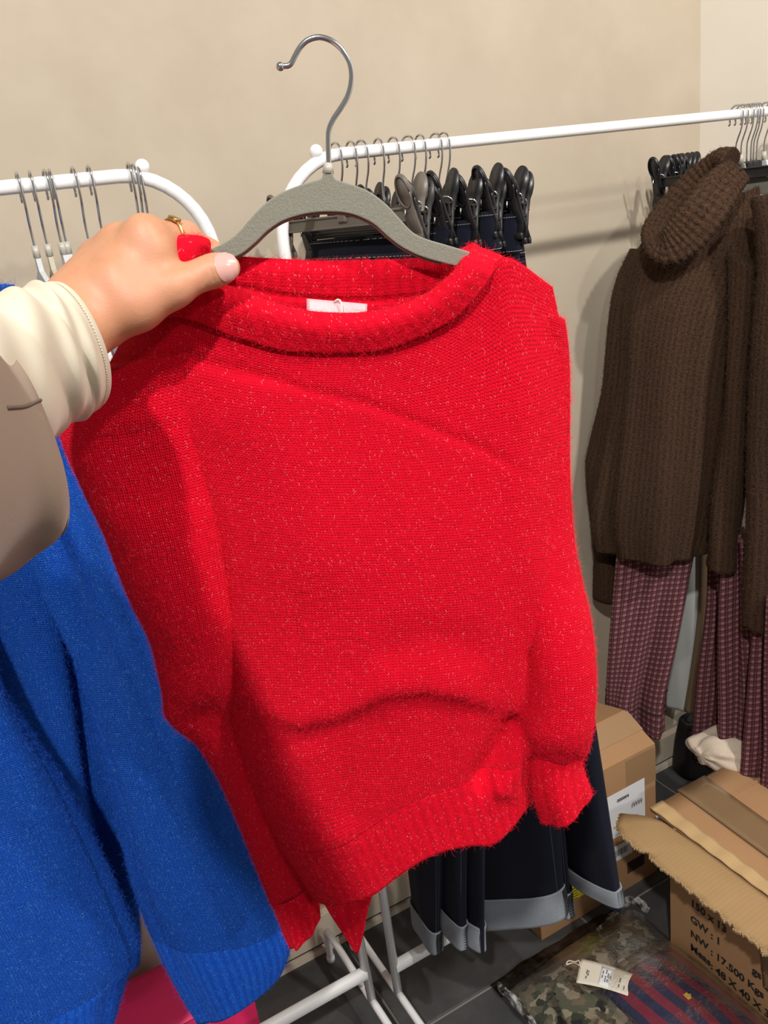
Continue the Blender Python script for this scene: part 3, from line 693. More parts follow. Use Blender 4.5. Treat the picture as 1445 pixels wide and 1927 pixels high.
pr = [(H(40, 712, .535), 27*mm, H(150, 590, .598), 23*mm), (H(60, 690, .55), 27*mm, H(172, 612, .600), 20*mm),
      (H(135, 566, .602), 17*mm, H(182, 484, .640), 10.5*mm), (H(150, 565, .604), 17*mm, H(226, 458, .624), 12*mm), (H(150, 560, .612), 17*mm, H(205, 470, .632), 11.5*mm), (H(165, 572, .602), 17.5*mm, H(271, 441, .614), 11.8*mm), (H(186, 588, .600), 18*mm, H(291, 476, .611), 11.5*mm),
      (H(205, 592, .600), 17.5*mm, H(255, 571, .601), 17.5*mm), (H(255, 571, .601), 17.5*mm, H(326, 541, .606), 12.3*mm), (H(326, 541, .606), 12.3*mm, H(384, 515, .614), 8.8*mm), (H(384, 515, .614), 8.8*mm, H(412, 507, .617), 8.8*mm), (H(412, 507, .617), 8.8*mm, H(431, 503, .6185), 7.4*mm),
      (H(225, 530, .604), 17*mm, H(285, 520, .606), 10*mm),
      (H(291, 476, .611), 11.3*mm, H(341, 484, .648), 9*mm), (H(341, 484, .648), 9*mm, H(385, 505, .652), 8*mm), (H(385, 505, .652), 8*mm, H(415, 522, .648), 6.8*mm),
      (H(271, 441, .614), 11.2*mm, H(348, 446, .648), 9.2*mm), (H(348, 446, .648), 9.2*mm, H(394, 476, .664), 8*mm), (H(394, 476, .664), 8*mm, H(425, 500, .660), 6.8*mm),
      (H(226, 455, .627), 10.8*mm, H(300, 462, .672), 8.8*mm), (H(300, 462, .672), 8.8*mm, H(360, 485, .683), 8*mm), (H(360, 485, .683), 8*mm, H(395, 505, .679), 6.8*mm),
      (H(182, 484, .640), 10*mm, H(255, 482, .688), 8*mm), (H(255, 482, .688), 8*mm, H(310, 497, .698), 7*mm), (H(310, 497, .698), 7*mm, H(340, 512, .694), 6*mm)]
HV, HF = sdf_body(pr, .0017, .0105)
# creases over the thumb's joint and the knuckle of the index finger
ta, tb = H(326, 541, .606), H(430, 503, .6185); tdir = (tb-ta)/np.linalg.norm(tb-ta); s_ = (HV-ta)@tdir; rr_ = np.linalg.norm(HV-ta-s_[:, None]*tdir, axis=1)
L1 = np.linalg.norm(H(384, 515, .614)-ta)
toward = ORG-HV; toward /= np.linalg.norm(toward, axis=1)[:, None]
gro = sum(.0007*np.exp(-((s_-L1-o)/.0008)**2) for o in (-.0035, -.0012, .0012, .0034))*(rr_ < .016)*(s_ > 0)
HV = HV-toward*gro[:, None]
hand = mesh_obj('hand', HV, HF, M_skin, person)
# thumb nail
M_nail = simple('pale_pink_nail', (0.62, 0.33, 0.30), .25, var=.05, scale=120, coat=.5)
n0 = H(404, 510, .6160); n1 = H(446, 501, .6195); nd = (n1-n0)/np.linalg.norm(n1-n0); cdir = ORG-n0; cdir -= nd*(cdir@nd); cdir /= np.linalg.norm(cdir); cdir = cdir+.18*UP; cdir -= nd*(cdir@nd); cdir /= np.linalg.norm(cdir); sd = np.cross(nd, cdir)
NL = np.linalg.norm(n1-n0); G = []
for i, s in enumerate(np.linspace(0, 1, 14)):
    row = []
    for t in np.linspace(-1, 1, 15):
        hw = 58*(1-.18*(2*s-1)**4)*(math.sqrt(max(0, 1-((.25-s)/.25)**2*.55)) if s < .25 else 1)
        a = math.radians(t*hw); r = (.0094 if s < .5 else .0094-.0020*((s-.5)/.5)**1.6)+.0022+.0009*max(0, .6-s)
        ext = -.10*t*t*(1 if s > .7 else 0)+(.10*t*t if s < .3 else 0)
        row.append(n0+nd*NL*(s+ext)+(cdir*math.cos(a)+sd*math.sin(a))*r)
    G.append(row)
garment_part('thumb_nail', sheet(G, 30, 30, .0012, tdir=-cdir), M_nail, hand)
# ring round the middle finger
M_gold = simple('worn_gold', (0.62, 0.42, 0.16), .28, metal=1.0, var=.15)
fa, fb = H(271, 441, .614), H(348, 446, .648); fd = (fb-fa)/np.linalg.norm(fb-fa); rc = fa+fd*np.linalg.norm(fb-fa)*.64
e1 = np.cross(fd, UP); e1 /= np.linalg.norm(e1); e2 = np.cross(e1, fd)
rg = MB(); rg.tube([rc+.0112*(e1*math.cos(t)+e2*math.sin(t)) for t in np.linspace(0, 2*math.pi, 48)], .0012, 10, cap=False)
tdv = .8*UP+.5*(ORG-rc)/np.linalg.norm(ORG-rc); tdv -= fd*(tdv@fd); tdv /= np.linalg.norm(tdv)
rg.box(rc+tdv*.0122, (.0085, .0060, .0030), np.array([np.cross(tdv, fd), fd, tdv]), bev=.0008)
rg.build('ring', M_gold, person, label='gold signet ring')
# shirt cuff
def fabric_mat(name, col, weave=1400, rough=.85, bmp=.25, var=.06):
    m, nt, b = new_mat(name); tc = N(nt, 'ShaderNodeTexCoord'); n = noise(nt, tc.outputs['Object'], weave, 3, .6); big = noise(nt, tc.outputs['Object'], 25, 3)
    c = mix_col(nt, n, tuple(x*(1-var) for x in col), tuple(min(1, x*(1+var)) for x in col)); c = mix_col(nt, math_node(nt, 'MULTIPLY', big, .15), c, tuple(x*.85 for x in col)); nt.links.new(c, b.inputs['Base Color'])
    b.inputs['Roughness'].default_value = rough; b.inputs['Specular IOR Level'].default_value = .2; b.inputs['Sheen Weight'].default_value = .1; bump(nt, b, n, bmp, .0005); return m
M_creamshirt = fabric_mat('cream_cotton_jersey', (0.58, 0.53, 0.42)); M_taupecoat = fabric_mat('taupe_brushed_twill', (0.235, 0.175, 0.13), 700)
def shirt_fold(th, t):
    near = np.clip(np.sin(th), 0, 1)
    return (.0042*(np.abs(np.sin(15*t+1.3*th))-.6)+.0022*np.sin(33*t-1.9*th+1))*np.clip((.93-t)*6, 0, 1)*(.4+near)+.0011*np.exp(-((t-.935)/.012)**2)*-1
csecs = [sec(-330, 660, -150, 1060, .33, .07, (30, -25)), sec(-160, 625, -10, 965, .41, .062, (40, -35)), sec(-55, 578, 62, 868, .475, .055, (45, -40)), sec(18, 553, 124, 805, .525, .048, (45, -40)), sec(55, 545, 165, 785, .550, .044, (45, -40)), sec(84, 541, 192, 764, .570, .040, (45, -40))]
shirt = garment_part('shirt_sleeve', loft(csecs, 96, 130, 2.1, shirt_fold, lip1=.02), M_creamshirt, person)
# stitch line near the cuff's edge
Cc = cat([s[0] for s in csecs], 130); Aa = cat([s[1] for s in csecs], 130); Bb = cat([s[2] for s in csecs], 130); k_ = int(130*.938)
st = MB(); ths = np.linspace(.02, math.pi-.02, 70)
for a in range(69):
    p, q = [Cc[k_]+Aa[k_]*math.copysign(abs(math.cos(t))**(2/2.1), math.cos(t))+Bb[k_]*abs(math.sin(t))**(2/2.1) for t in (ths[a], ths[a]+(ths[1]-ths[0])*.62)]
    ou = (p-Cc[k_])/np.linalg.norm(p-Cc[k_]); st.tube([p-ou*.0004, (p+q)/2+ou*.0002, q-ou*.0004], .00035, 5)
st.build('stitch_line', simple('cream_thread', (0.66, 0.58, 0.44), .7), shirt, kind='stuff')
jsecs = [sec(-520, 560, -300, 1260, .26, .10, (40, -25)), sec(-300, 600, -110, 1165, .33, .095, (50, -28)), sec(-140, 630, 25, 1085, .405, .085, (58, -30)), sec(-75, 636, 72, 1035, .445, .078, (60, -30)), sec(-42, 638, 100, 1000, .470, .074, (60, -30))]
jfold = lambda th, t: .006*np.sin(6*t+2*th+.6)+.004*np.sin(13*t-3*th)
jacket = garment_part('jacket_sleeve', loft(jsecs, 96, 90, 2.3, jfold, lip1=.03), M_taupecoat, person)
Cc = cat([s[0] for s in jsecs], 90); Aa = cat([s[1] for s in jsecs], 90); Bb = cat([s[2] for s in jsecs], 90)
sm = MB(); th0 = math.radians(97); pts = []
for i in range(52, 90):
    v_ = Aa[i]*math.copysign(abs(math.cos(th0))**(2/2.3), math.cos(th0))+Bb[i]*abs(math.sin(th0))**(2/2.3); v_ = v_+v_/np.linalg.norm(v_)*(float(jfold(th0, i/89))+.0003); pts.append(Cc[i]+v_)
sm.tube(pts, .0009, 8).build('sleeve_seam', simple('dark_taupe_seam', (.12, .095, .075), .9), jacket)

# ------------------------------------------------------------------ blue mohair sweaters on the left rack
def split_loft(VFU, nth, nlen, row):
    """cut one knitted tube at a ring into the plain part and its ribbed end"""
    V, F, uv = VFU; n = nth*nlen; out = []
    A = [f for f in F if max((i//nth if i < n else (0 if min(f)//nth < 2 else nlen)) for i in f) <= row]
    sa = set(A); Bf = [f for f in F if f not in sa]
    for fs in (A, Bf):
        ids = sorted({i for f in fs for i in f}); mp = {i: k for k, i in enumerate(ids)}
        out.append((V[ids], [tuple(mp[i] for i in f) for f in fs], uv[ids]))
    return out
BLU, BDK, BFL = (0.010, 0.130, 0.72), (0.003, 0.050, 0.42), (0.11, 0.34, 0.88)
M_blue = knit('blue_mohair_stockinette', BLU, BDK, BFL, 0.0032, 0.0027, 0.10, relief=1.0, sheen=0.15, sheen_tint=(.15, .4, 1))
M_bluerib = knit('blue_mohair_rib', BLU, BDK, BFL, 0.0032, 0.0027, 0.05, relief=0.5, rib=.0095, sheen=0.15, sheen_tint=(.15, .4, 1))
M_bluefuzz = hair_mat('blue_mohair_fibre', (0.012, 0.10, 0.60)); M_bluefleck = hair_mat('pale_blue_fibre', (0.16, 0.40, 0.85))
blue1 = thing('knit_sweater', 'blue fuzzy sweater on the left rack, its loose sleeve hanging beside the red sweater', 'sweater', S(200, 1000, .95), 'blue sweaters on the left rack')
bf1 = lambda th, t: .045*(np.abs(np.sin(3.5*th+1.1*t+.35+.25*np.sin(6*t)))**.8-.75)*np.clip(t*2.5, .1, 1)+.005*np.sin(9*th-5*t+2)
bb_, bh_ = split_loft(loft([sec(-240, 560, 20, 536, 1.0, .03), sec(-250, 640, 70, 610, .985, .045), sec(-230, 820, 120, 810, .995, .06), sec(-210, 1000, 155, 1000, .99, .07), sec(-180, 1220, 205, 1225, .985, .07), sec(-160, 1420, 235, 1425, .975, .065), sec(-150, 1600, 252, 1600, .975, .062), sec(-140, 1720, 258, 1735, .975, .058), sec(-130, 1830, 250, 1815, .975, .054)], 120, 120, 2.4, bf1, lip1=.02), 120, 120, 106)
bbody = garment_part('body', bb_, M_blue, blue1); bhem = garment_part('hem_band', bh_, M_bluerib, blue1)
bf2 = lambda th, t: .022*(np.abs(np.sin(2.0*th+1.9*t-.2))**.7-.7)*np.clip(1.2-t, 0, 1)+.008*np.sin(6*th+3*t)*np.clip(1.1-t, 0, 1)+.0035*np.sin(5*th-13*t)*np.clip(1.2-t, 0, 1)
bs_, bc_ = split_loft(loft([sec(0, 740, 115, 790, .93, .035), sec(10, 860, 168, 900, .93, .045), sec(58, 980, 212, 1000, .915, .050), sec(110, 1110, 266, 1125, .90, .052), sec(158, 1250, 330, 1262, .885, .052), sec(200, 1400, 394, 1398, .875, .050), sec(230, 1540, 452, 1542, .868, .047), sec(258, 1670, 502, 1670, .862, .043), sec(312, 1800, 541, 1770, .858, .037), sec(372, 1912, 534, 1818, .856, .031)], 110, 150, 2.3, bf2, lip1=.02), 110, 150, 126)
bsl = garment_part('sleeve', bs_, M_blue, blue1); bcf = garment_part('sleeve_cuff', bc_, M_bluerib, blue1)
blue2 = thing('knit_sweater', 'blue fuzzy sweater nearest the camera, lower left, below the taupe jacket sleeve', 'sweater', S(0, 1700, .82), 'blue sweaters on the left rack')
bf3 = lambda th, t: .014*np.sin(3*th+4*t+.3)+.004*np.sin(7*th-4*t)
b2_, b2h_ = split_loft(loft([sec(-420, 1080, -150, 1010, .88, .03), sec(-380, 1250, -70, 1180, .86, .05), sec(-350, 1420, 10, 1345, .845, .06), sec(-310, 1560, 85, 1480, .835, .065), sec(-270, 1700, 155, 1620, .83, .065), sec(-230, 1830, 212, 1735, .828, .06), sec(-205, 1920, 246, 1806, .828, .057), sec(-185, 1985, 236, 1850, .828, .053), sec(-165, 2060, 222, 1930, .828, .050)], 120, 120, 2.3, bf3, lip1=.02), 120, 120, 92)
b2 = garment_part('body', b2_, M_blue, blue2); b2h = garment_part('hem_band', b2h_, M_bluerib, blue2)
fuzz('mohair_fuzz', [bbody, bhem, bsl, bcf], blue1, 60000, .009, .00013, M_bluefuzz, lift=.5)
fuzz('pale_flecks', [bbody, bhem, bsl, bcf], blue1, 13000, .0034, .00012, M_bluefleck, lift=.12, curl=.1, facing=0, k=4, grain=.5)
fuzz('mohair_fuzz', [b2, b2h], blue2, 32000, .009, .00013, M_bluefuzz, lift=.5)
fuzz('pale_flecks', [b2, b2h], blue2, 8000, .0034, .00012, M_bluefleck, lift=.12, curl=.1, facing=0, k=4, grain=.5)

# ------------------------------------------------------------------ dark jeans on clip hangers, middle rack
ordn = ['first', 'second', 'third', 'fourth', 'fifth', 'sixth', 'seventh', 'eighth', 'ninth']
jx = [.556, .580, .596, .623, .647, .671, .691, .717, .731]
jyaw = [.22, .10, .24, .06, .16, .28, .08, .20, .14]
def dash_ring(mb, ring, r, on=.6, every=1):
    n = len(ring)
    for i in range(0, n, every):
        a, b_ = ring[i], ring[(i+1) % n]; mb.tube([a, a+(b_-a)*on], r, 4)
def loft_rings(secs, n): return cat([s[0] for s in secs], n), cat([s[1] for s in secs], n), cat([s[2] for s in secs], n)
def jeans(i, label, top_half, near, far, thick=.014, cuff=.062, seed=0):
    X = jx[i]; ya = jyaw[i]; d = np.array([math.sin(ya), -math.cos(ya), 0])           # toward the near clip
    zt = RAIL_Z-.070-.014*((i*7) % 3)/2-.016-.012-(.085 if i == 0 else .03 if i == 1 else 0)
    c0 = np.array([X, RAIL_Y, zt]); near, far = np.asarray(near), np.asarray(far)
    root = thing('jeans', label, 'jeans', (X, RAIL_Y, zt), 'dark jeans on the middle rack')
    def s_at(c, a, th): a = np.asarray(a); n = np.array([a[1], -a[0], 0]); n = n/np.linalg.norm(n); n = n if n[0] < 0 else -n; return (np.asarray(c), a, n*th)
    cb, ab = (near+far)/2, (near-far)/2
    wob = lambda th, t: .004*np.sin(2*th+7*t+seed)*t+.002*np.sin(6*th+11*t+seed*2)
    L = lambda f: s_at(c0+(cb-c0)*f, d*top_half*(1-f)+ab*f, thick*(1+.5*math.sin(math.pi*f)))
    full = [L(0), L(.06), L(.25), L(.5), L(.75), L(1-.5*cuff/max(.3, zt-cb[2])), L(1)]
    garment_part('legs', loft(full, 56, 90, 2.6, wob), M_denim, root)
    wb = [s_at(c0+np.array([0, 0, .002]), d*(top_half+.003), thick+.0025), s_at(c0+(cb-c0)*.045, d*(top_half+.002)*.955+ab*.045, thick+.003)]
    garment_part('waistband', loft(wb, 56, 8, 2.6, lip0=.006), M_denim, root)
    C, A, B = loft_rings(wb, 12); ths = np.arange(90)*2*math.pi/90; st = MB()
    for k in (1, 10): dash_ring(st, [C[k]+A[k]*1.012*math.copysign(abs(math.cos(t))**(2/2.6), math.cos(t))+B[k]*1.05*math.copysign(abs(math.sin(t))**(2/2.6), math.sin(t)) for t in ths], .0005)
    st.build('topstitch', M_thread, root, kind='stuff')
    lg = max(.3, zt-cb[2]); f0 = 1-cuff/lg
    cf = [s_at(c0+(cb-c0)*f0, (d*top_half*(1-f0)+ab*f0)*1.03, thick*1.25+.003), s_at(c0+(cb-c0)*(f0+.4*(1-f0)), ab*1.05, thick*1.3+.004), s_at(cb, ab*1.04, thick*1.2+.004)]
    o = garment_part('turn_up', loft(cf, 56, 16, 2.6, lambda th, t: .002*np.sin(4*th+seed), lip1=.02, lip0=.006), M_cuff, root, label='grey-blue rolled denim turn-up')
    C, A, B = loft_rings(cf, 24); sm = MB()
    for k in range(1, 23): p = C[k]+A[k]*1.01+B[k]*.25; q = C[k]+A[k]*.985+B[k]*-.35; sm.tube([p, (p+q)/2+A[k]*.02, q] if k % 2 else [q, p], .0008, 5)
    sm.build('seam_stitch', M_darkthread, o, kind='stuff')
    # outseam along the near edge
    C, A, B = loft_rings(full, 60); MB().tube([C[k]+A[k]*.93+B[k]*.42 for k in range(2, 56)], .0008, 5).build('outseam', simple('indigo_seam', (.035, .042, .06), .9), root)
for i in range(9):
    clip_hanger(f'{"taupe and black" if i == 0 else "black"} clip hanger on the long rail, {ordn[i]} from its curved left end', (jx[i], RAIL_Y, RAIL_Z), RZ+jyaw[i]*1.0, 'clip hangers holding the jeans', mats=(M_taupe if i == 0 else M_black, M_taupe if i == 0 else (M_blackgrey if i == 1 else M_black)), drop=.070+.014*((i*7) % 3)/2, hd=.142)
def nearfar(xn, yn, Xn, xf, yf, Xf): return onX(xn, yn, Xn), onX(xf, yf, Xf)
jb = {0: ((.52, 1.02, .62), (.54, 1.2, .62)), 1: ((.55, 1.02, .55), (.57, 1.2, .55)), 2: ((.575, 1.01, .50), (.59, 1.2, .50))}
n3 = onX(826, 1795, .520); n4 = onX(874, 1786, .542); n5 = onX(907, 1791, .562)
for k, n_ in ((3, n3), (4, n4), (5, n5)): jb[k] = (n_, n_+np.array([.012, .10, -.004]))
jb[6] = nearfar(1064, 1724, .690, 893, 1740, .605)
n7 = onX(1076, 1727, .712); jb[7] = (n7, n7+np.array([.006, .10, -.01]))
jb[8] = nearfar(1168, 1704, .745, 1050, 1622, .742)
jl = ['dark garment held by the taupe clip hanger at the curved rail end', 'dark indigo jeans second from the curved rail end, mostly behind the red sweater', 'dark indigo jeans third from the curved rail end, mostly behind the red sweater',
      'dark jeans with the leftmost narrow grey turn-up below the red sweater', 'dark jeans with the middle of three narrow turn-ups below the red sweater', 'dark jeans with the third narrow turn-up below the red sweater',
      'dark jeans with the widest grey turn-up, seen broadside below the red sweater', 'dark jeans with a small turn-up just right of the widest turn-up', 'dark jeans nearest the cartons, with a long slanting grey turn-up']
for i in range(9): jeans(i, jl[i], .148-.006*(i % 3), *jb[i], seed=i*1.7, thick=.011 if i not in (6, 8) else .016, cuff=.03 if i == 8 else .060 if i == 6 else .05)

# ------------------------------------------------------------------ brown turtleneck sweaters and plaid trousers, right end of the rail
BRN, BRD = (0.066, 0.040, 0.029), (0.010, 0.006, 0.005)
M_brown = knit('brown_marl_knit', BRN, BRD, (0.13, 0.09, 0.07), .0036, .003, .06, relief=1.0, rib=.0115, sheen=.1, mottled=(0.10, 0.048, 0.023))
M_brownrib = knit('brown_marl_rib', BRN, BRD, (0.11, 0.075, 0.055), .0036, .003, .05, relief=.8, rib=.011, sheen=.1, mottled=(0.075, 0.038, 0.018))
M_brownfuzz = hair_mat('brown_wool_fibre', (0.085, 0.052, 0.034))
br1 = thing('turtleneck_sweater', 'dark brown turtleneck sweater hanging whole beside the beige wall', 'sweater', S(1270, 560, 1.60), 'brown turtlenecks on the right end of the rail')
brf = lambda th, t: .012*np.sin(4*th+2*t+.5)*t+.005*np.sin(9*th+3*t)*(.3+t)
body1 = garment_part('body', loft([sec2(1222, 440, 1.68, 1428, 350, 1.56, .02), sec2(1205, 465, 1.685, 1432, 410, 1.555, .04), sec2(1190, 500, 1.69, 1424, 480, 1.55, .06), sec2(1182, 580, 1.69, 1392, 580, 1.54, .075), sec2(1180, 700, 1.68, 1368, 700, 1.535, .08), sec2(1160, 800, 1.67, 1356, 800, 1.535, .08), sec2(1138, 900, 1.66, 1342, 900, 1.535, .08), sec2(1128, 970, 1.66, 1333, 980, 1.535, .075), sec2(1140, 1024, 1.66, 1322, 1042, 1.535, .07)], 110, 100, 2.5, brf, lip1=.02), M_brown, br1)
lsl = garment_part('sleeve', loft([sec2(1185, 470, 1.72, 1235, 480, 1.70, .04), sec2(1155, 560, 1.72, 1215, 570, 1.70, .045), sec2(1130, 720, 1.72, 1200, 720, 1.70, .045), sec2(1112, 830, 1.72, 1188, 830, 1.70, .042), sec2(1106, 890, 1.72, 1172, 890, 1.70, .04), sec2(1112, 1010, 1.72, 1168, 1010, 1.70, .034), sec2(1117, 1124, 1.72, 1164, 1128, 1.70, .03)], 60, 80, 2.2, lambda th, t: .005*np.sin(2*th+13*t), lip1=.02), M_brown, br1)
rsl = garment_part('sleeve', loft([sec2(1372, 470, 1.53, 1430, 500, 1.50, .04), sec2(1378, 600, 1.52, 1428, 610, 1.49, .045), sec2(1368, 720, 1.51, 1416, 730, 1.48, .045), sec2(1352, 860, 1.50, 1404, 860, 1.47, .042), sec2(1338, 970, 1.50, 1396, 975, 1.47, .038), sec2(1326, 1060, 1.50, 1388, 1070, 1.47, .035)], 60, 80, 2.2, lambda th, t: .004*np.sin(2*th+11*t+1), lip1=.02), M_brown, br1)
cp = [S(1388, 322, 1.525), S(1362, 346, 1.515), S(1327, 394, 1.505), S(1290, 440, 1.515), S(1258, 465, 1.53), S(1236, 456, 1.56), S(1232, 428, 1.60), S(1262, 384, 1.62), S(1308, 336, 1.615), S(1352, 302, 1.59), S(1376, 300, 1.555)]
coll = garment_part('rolled_collar', cloth_tube(cp, [.024, .030, .034, .034, .028, .022, .019, .019, .020, .019, .020], [.012, .012, .012, .014, .016, .015, .012, .012, .013, .014, .013], 48, 240, 2.4, axis=(-.5, -.6, .25), disp=lambda th, t: .0032*np.abs(np.sin(t*135))-.001+.002*np.sin(2*th+5*t)), M_brown, br1)
garment_part('size_label', sheet([[S(1272, 404, 1.585), S(1294, 392, 1.575)], [S(1280, 418, 1.57), S(1297, 402, 1.565)]], 5, 5, .001), simple('white_woven_label', (.8, .8, .82), .6), br1)
fuzz('wool_fuzz', [body1, lsl, rsl, coll], br1, 26000, .008, .00022, M_brownfuzz, lift=.5)
br2 = thing('turtleneck_sweater', 'dark brown turtleneck sweater nearer the camera, cut by the photo\'s right edge', 'sweater', S(1450, 800, 1.42), 'brown turtlenecks on the right end of the rail')
body2 = garment_part('body', loft([sec2(1412, 372, 1.48, 1530, 350, 1.42, .03), sec2(1428, 480, 1.46, 1560, 470, 1.40, .05), sec2(1420, 640, 1.45, 1560, 640, 1.38, .065), sec2(1412, 800, 1.45, 1550, 800, 1.38, .07), sec2(1406, 950, 1.44, 1545, 950, 1.38, .07), sec2(1398, 1080, 1.44, 1540, 1090, 1.38, .07), sec2(1392, 1150, 1.44, 1535, 1195, 1.38, .066)], 90, 80, 2.4, lambda th, t: .007*np.sin(4*th+3*t+2)*t, lip1=.02), M_brown, br2)
fuzz('wool_fuzz', [body2], br2, 12000, .008, .00022, M_brownfuzz, lift=.5)
def plaid_mat():
    m, nt, b = new_mat('burgundy_check_flannel'); uv = N(nt, 'ShaderNodeUVMap'); sep = N(nt, 'ShaderNodeSeparateXYZ'); nt.links.new(uv.outputs[0], sep.inputs[0])
    def band(s_, w, lo): return math_node(nt, 'GREATER_THAN', math_node(nt, 'FRACT', math_node(nt, 'DIVIDE', s_, w)), lo)
    P_ = .0125
    bu, bv = band(sep.outputs[0], P_, .45), band(sep.outputs[1], P_, .45)
    s2 = math_node(nt, 'MULTIPLY', math_node(nt, 'ADD', bu, bv), .5)
    lu, lv = band(math_node(nt, 'ADD', sep.outputs[0], .0032), P_, .86), band(math_node(nt, 'ADD', sep.outputs[1], .0032), P_, .86)
    c = ramp(nt, s2, [(0.0, (.30, .165, .175)), (.5, (.135, .042, .054)), (1.0, (.060, .012, .020))])
    c = mix_col(nt, math_node(nt, 'MULTIPLY', math_node(nt, 'MAXIMUM', lu, lv), .22), c, (.33, .22, .22))
    n = noise(nt, uv.outputs[0], 900, 3); c = mix_col(nt, math_node(nt, 'MULTIPLY', n, .3), c, (.04, .012, .018)); nt.links.new(c, b.inputs['Base Color'])
    b.inputs['Roughness'].default_value = .92; b.inputs['Specular IOR Level'].default_value = .1; bump(nt, b, n, .2, .0005); return m
M_plaid = plaid_mat()
def trousers(label, legs, z):
    root = thing('plaid_trousers', label, 'trousers', z, 'plaid trousers below the brown sweaters')
    for k, (secs, hemf) in enumerate(legs):
        p = 1.3*k+len(label)*.37
        wob = lambda th, t, p=p: .015*np.sin(4*th+1.5*t+p)+.009*np.sin(7*th-2*t+p)
        lg = garment_part('leg', loft(secs, 110, 90, 2.2, wob, lip1=.02), M_plaid, root)
        C, A, B = loft_rings(secs, 60); k_ = int(hemf*59); th = np.arange(110)*2*math.pi/110; w_ = wob(th, np.full_like(th, k_/59))
        rad = A[k_]*(np.sign(np.cos(th))*np.abs(np.cos(th))**(2/2.2))[:, None]+B[k_]*(np.sign(np.sin(th))*np.abs(np.sin(th))**(2/2.2))[:, None]; rad += rad/np.linalg.norm(rad, axis=1)[:, None]*(w_+.0012)[:, None]
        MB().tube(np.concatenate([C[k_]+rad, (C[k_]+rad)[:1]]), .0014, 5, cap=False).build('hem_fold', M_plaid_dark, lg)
M_plaid_dark = simple('burgundy_hem_thread', (.035, .010, .014), .9)  # dark burgundy line round each leg at the hem fold
trousers('plaid burgundy trousers under the whole brown sweater, hem above the brown carton', [([sec2(1176, 960, 1.66, 1312, 960, 1.58, .05), sec2(1168, 1090, 1.66, 1296, 1080, 1.57, .05), sec2(1158, 1200, 1.66, 1276, 1190, 1.57, .05), sec2(1149, 1290, 1.66, 1252, 1300, 1.58, .05), sec2(1147, 1332, 1.66, 1248, 1374, 1.58, .05)], .84)], S(1230, 1150, 1.6))
trousers('plaid burgundy trousers behind the brown sleeve, hem above the open carton', [([sec2(1352, 1000, 1.56, 1400, 1000, 1.52, .04), sec2(1354, 1130, 1.56, 1400, 1130, 1.52, .04), sec2(1334, 1260, 1.56, 1400, 1260, 1.52, .045), sec2(1318, 1390, 1.56, 1388, 1395, 1.53, .045), sec2(1318, 1422, 1.56, 1386, 1432, 1.53, .05)], .9),
     ([sec2(1385, 1000, 1.50, 1440, 1000, 1.46, .05), sec2(1372, 1150, 1.50, 1440, 1150, 1.46, .05), sec2(1362, 1300, 1.49, 1440, 1300, 1.46, .05), sec2(1360, 1400, 1.48, 1436, 1440, 1.45, .05), sec2(1372, 1445, 1.48, 1430, 1525, 1.45, .045)], .9)], S(1380, 1200, 1.5))
trousers('plaid burgundy trousers under the nearer brown sweater at the right edge', [([sec2(1436, 1100, 1.41, 1520, 1100, 1.36, .05), sec2(1430, 1250, 1.41, 1510, 1250, 1.36, .05), sec2(1420, 1400, 1.40, 1495, 1400, 1.36, .045), sec2(1412, 1500, 1.40, 1478, 1510, 1.36, .04), sec2(1410, 1532, 1.40, 1470, 1545, 1.36, .04)], .84)], S(1460, 1300, 1.4))
rx = [1386, 1396, 1407, 1415, 1420, 1426]
for i, x in enumerate(rx):
    X = onY(x, 212, RAIL_Y)[0]
    if i == 1: velvet_hanger('grey flocked hanger inside the collar of the whole brown turtleneck', (X, RAIL_Y, RAIL_Z), RZ+.05, 'hangers at the right end of the long rail'); continue
    clip_hanger(f'black clip hanger at the right end of the long rail, {["first", "", "second", "third", "fourth", "fifth"][i]} from the left', (X, RAIL_Y, RAIL_Z), RZ+[.10, 0, .02, -.02, -.05, -.07][i], 'hangers at the right end of the long rail', hd=.165, drop=.082)
for i, x in enumerate((1440, 1452)):
    velvet_hanger(f'pale grey flocked hanger at the photo\'s right edge, {["left", "right"][i]} of two', (onY(x, 207, RAIL_Y)[0], RAIL_Y, RAIL_Z), RZ-.06, 'hangers at the right end of the long rail', M_velvet_w)

# ------------------------------------------------------------------ pale coat and black tote in the corner
coat = thing('long_coat', 'long pale grey coat with a brown edge hanging in the corner behind the plaid trousers', 'coat', S(1290, 1200, 1.77))
garment_part('grey_panel', loft([sec2(1262, 1000, 1.80, 1330, 1000, 1.76, .012), sec2(1256, 1150, 1.80, 1322, 1150, 1.76, .016), sec2(1250, 1260, 1.80, 1306, 1260, 1.76, .018), sec2(1248, 1318, 1.80, 1293, 1336, 1.76, .018)], 60, 40, 2.4, lambda th, t: .003*np.sin(4*th), lip1=.01), fabric_mat('pale_grey_wool', (.42, .43, .42), 500), coat)
garment_part('brown_panel', loft([sec2(1318, 1000, 1.755, 1352, 1000, 1.73, .012), sec2(1312, 1150, 1.755, 1350, 1150, 1.73, .014), sec2(1298, 1260, 1.755, 1340, 1260, 1.73, .014), sec2(1286, 1334, 1.755, 1330, 1346, 1.73, .014)], 50, 40, 2.4, lambda th, t: .002*np.sin(4*th), lip1=.01), fabric_mat('brown_wool', (.17, .115, .065), 500), coat)
tote = thing('tote_bag', 'black tote bag standing on the floor in the corner under the pale coat', 'bag', (1.44, 1.29, 0))
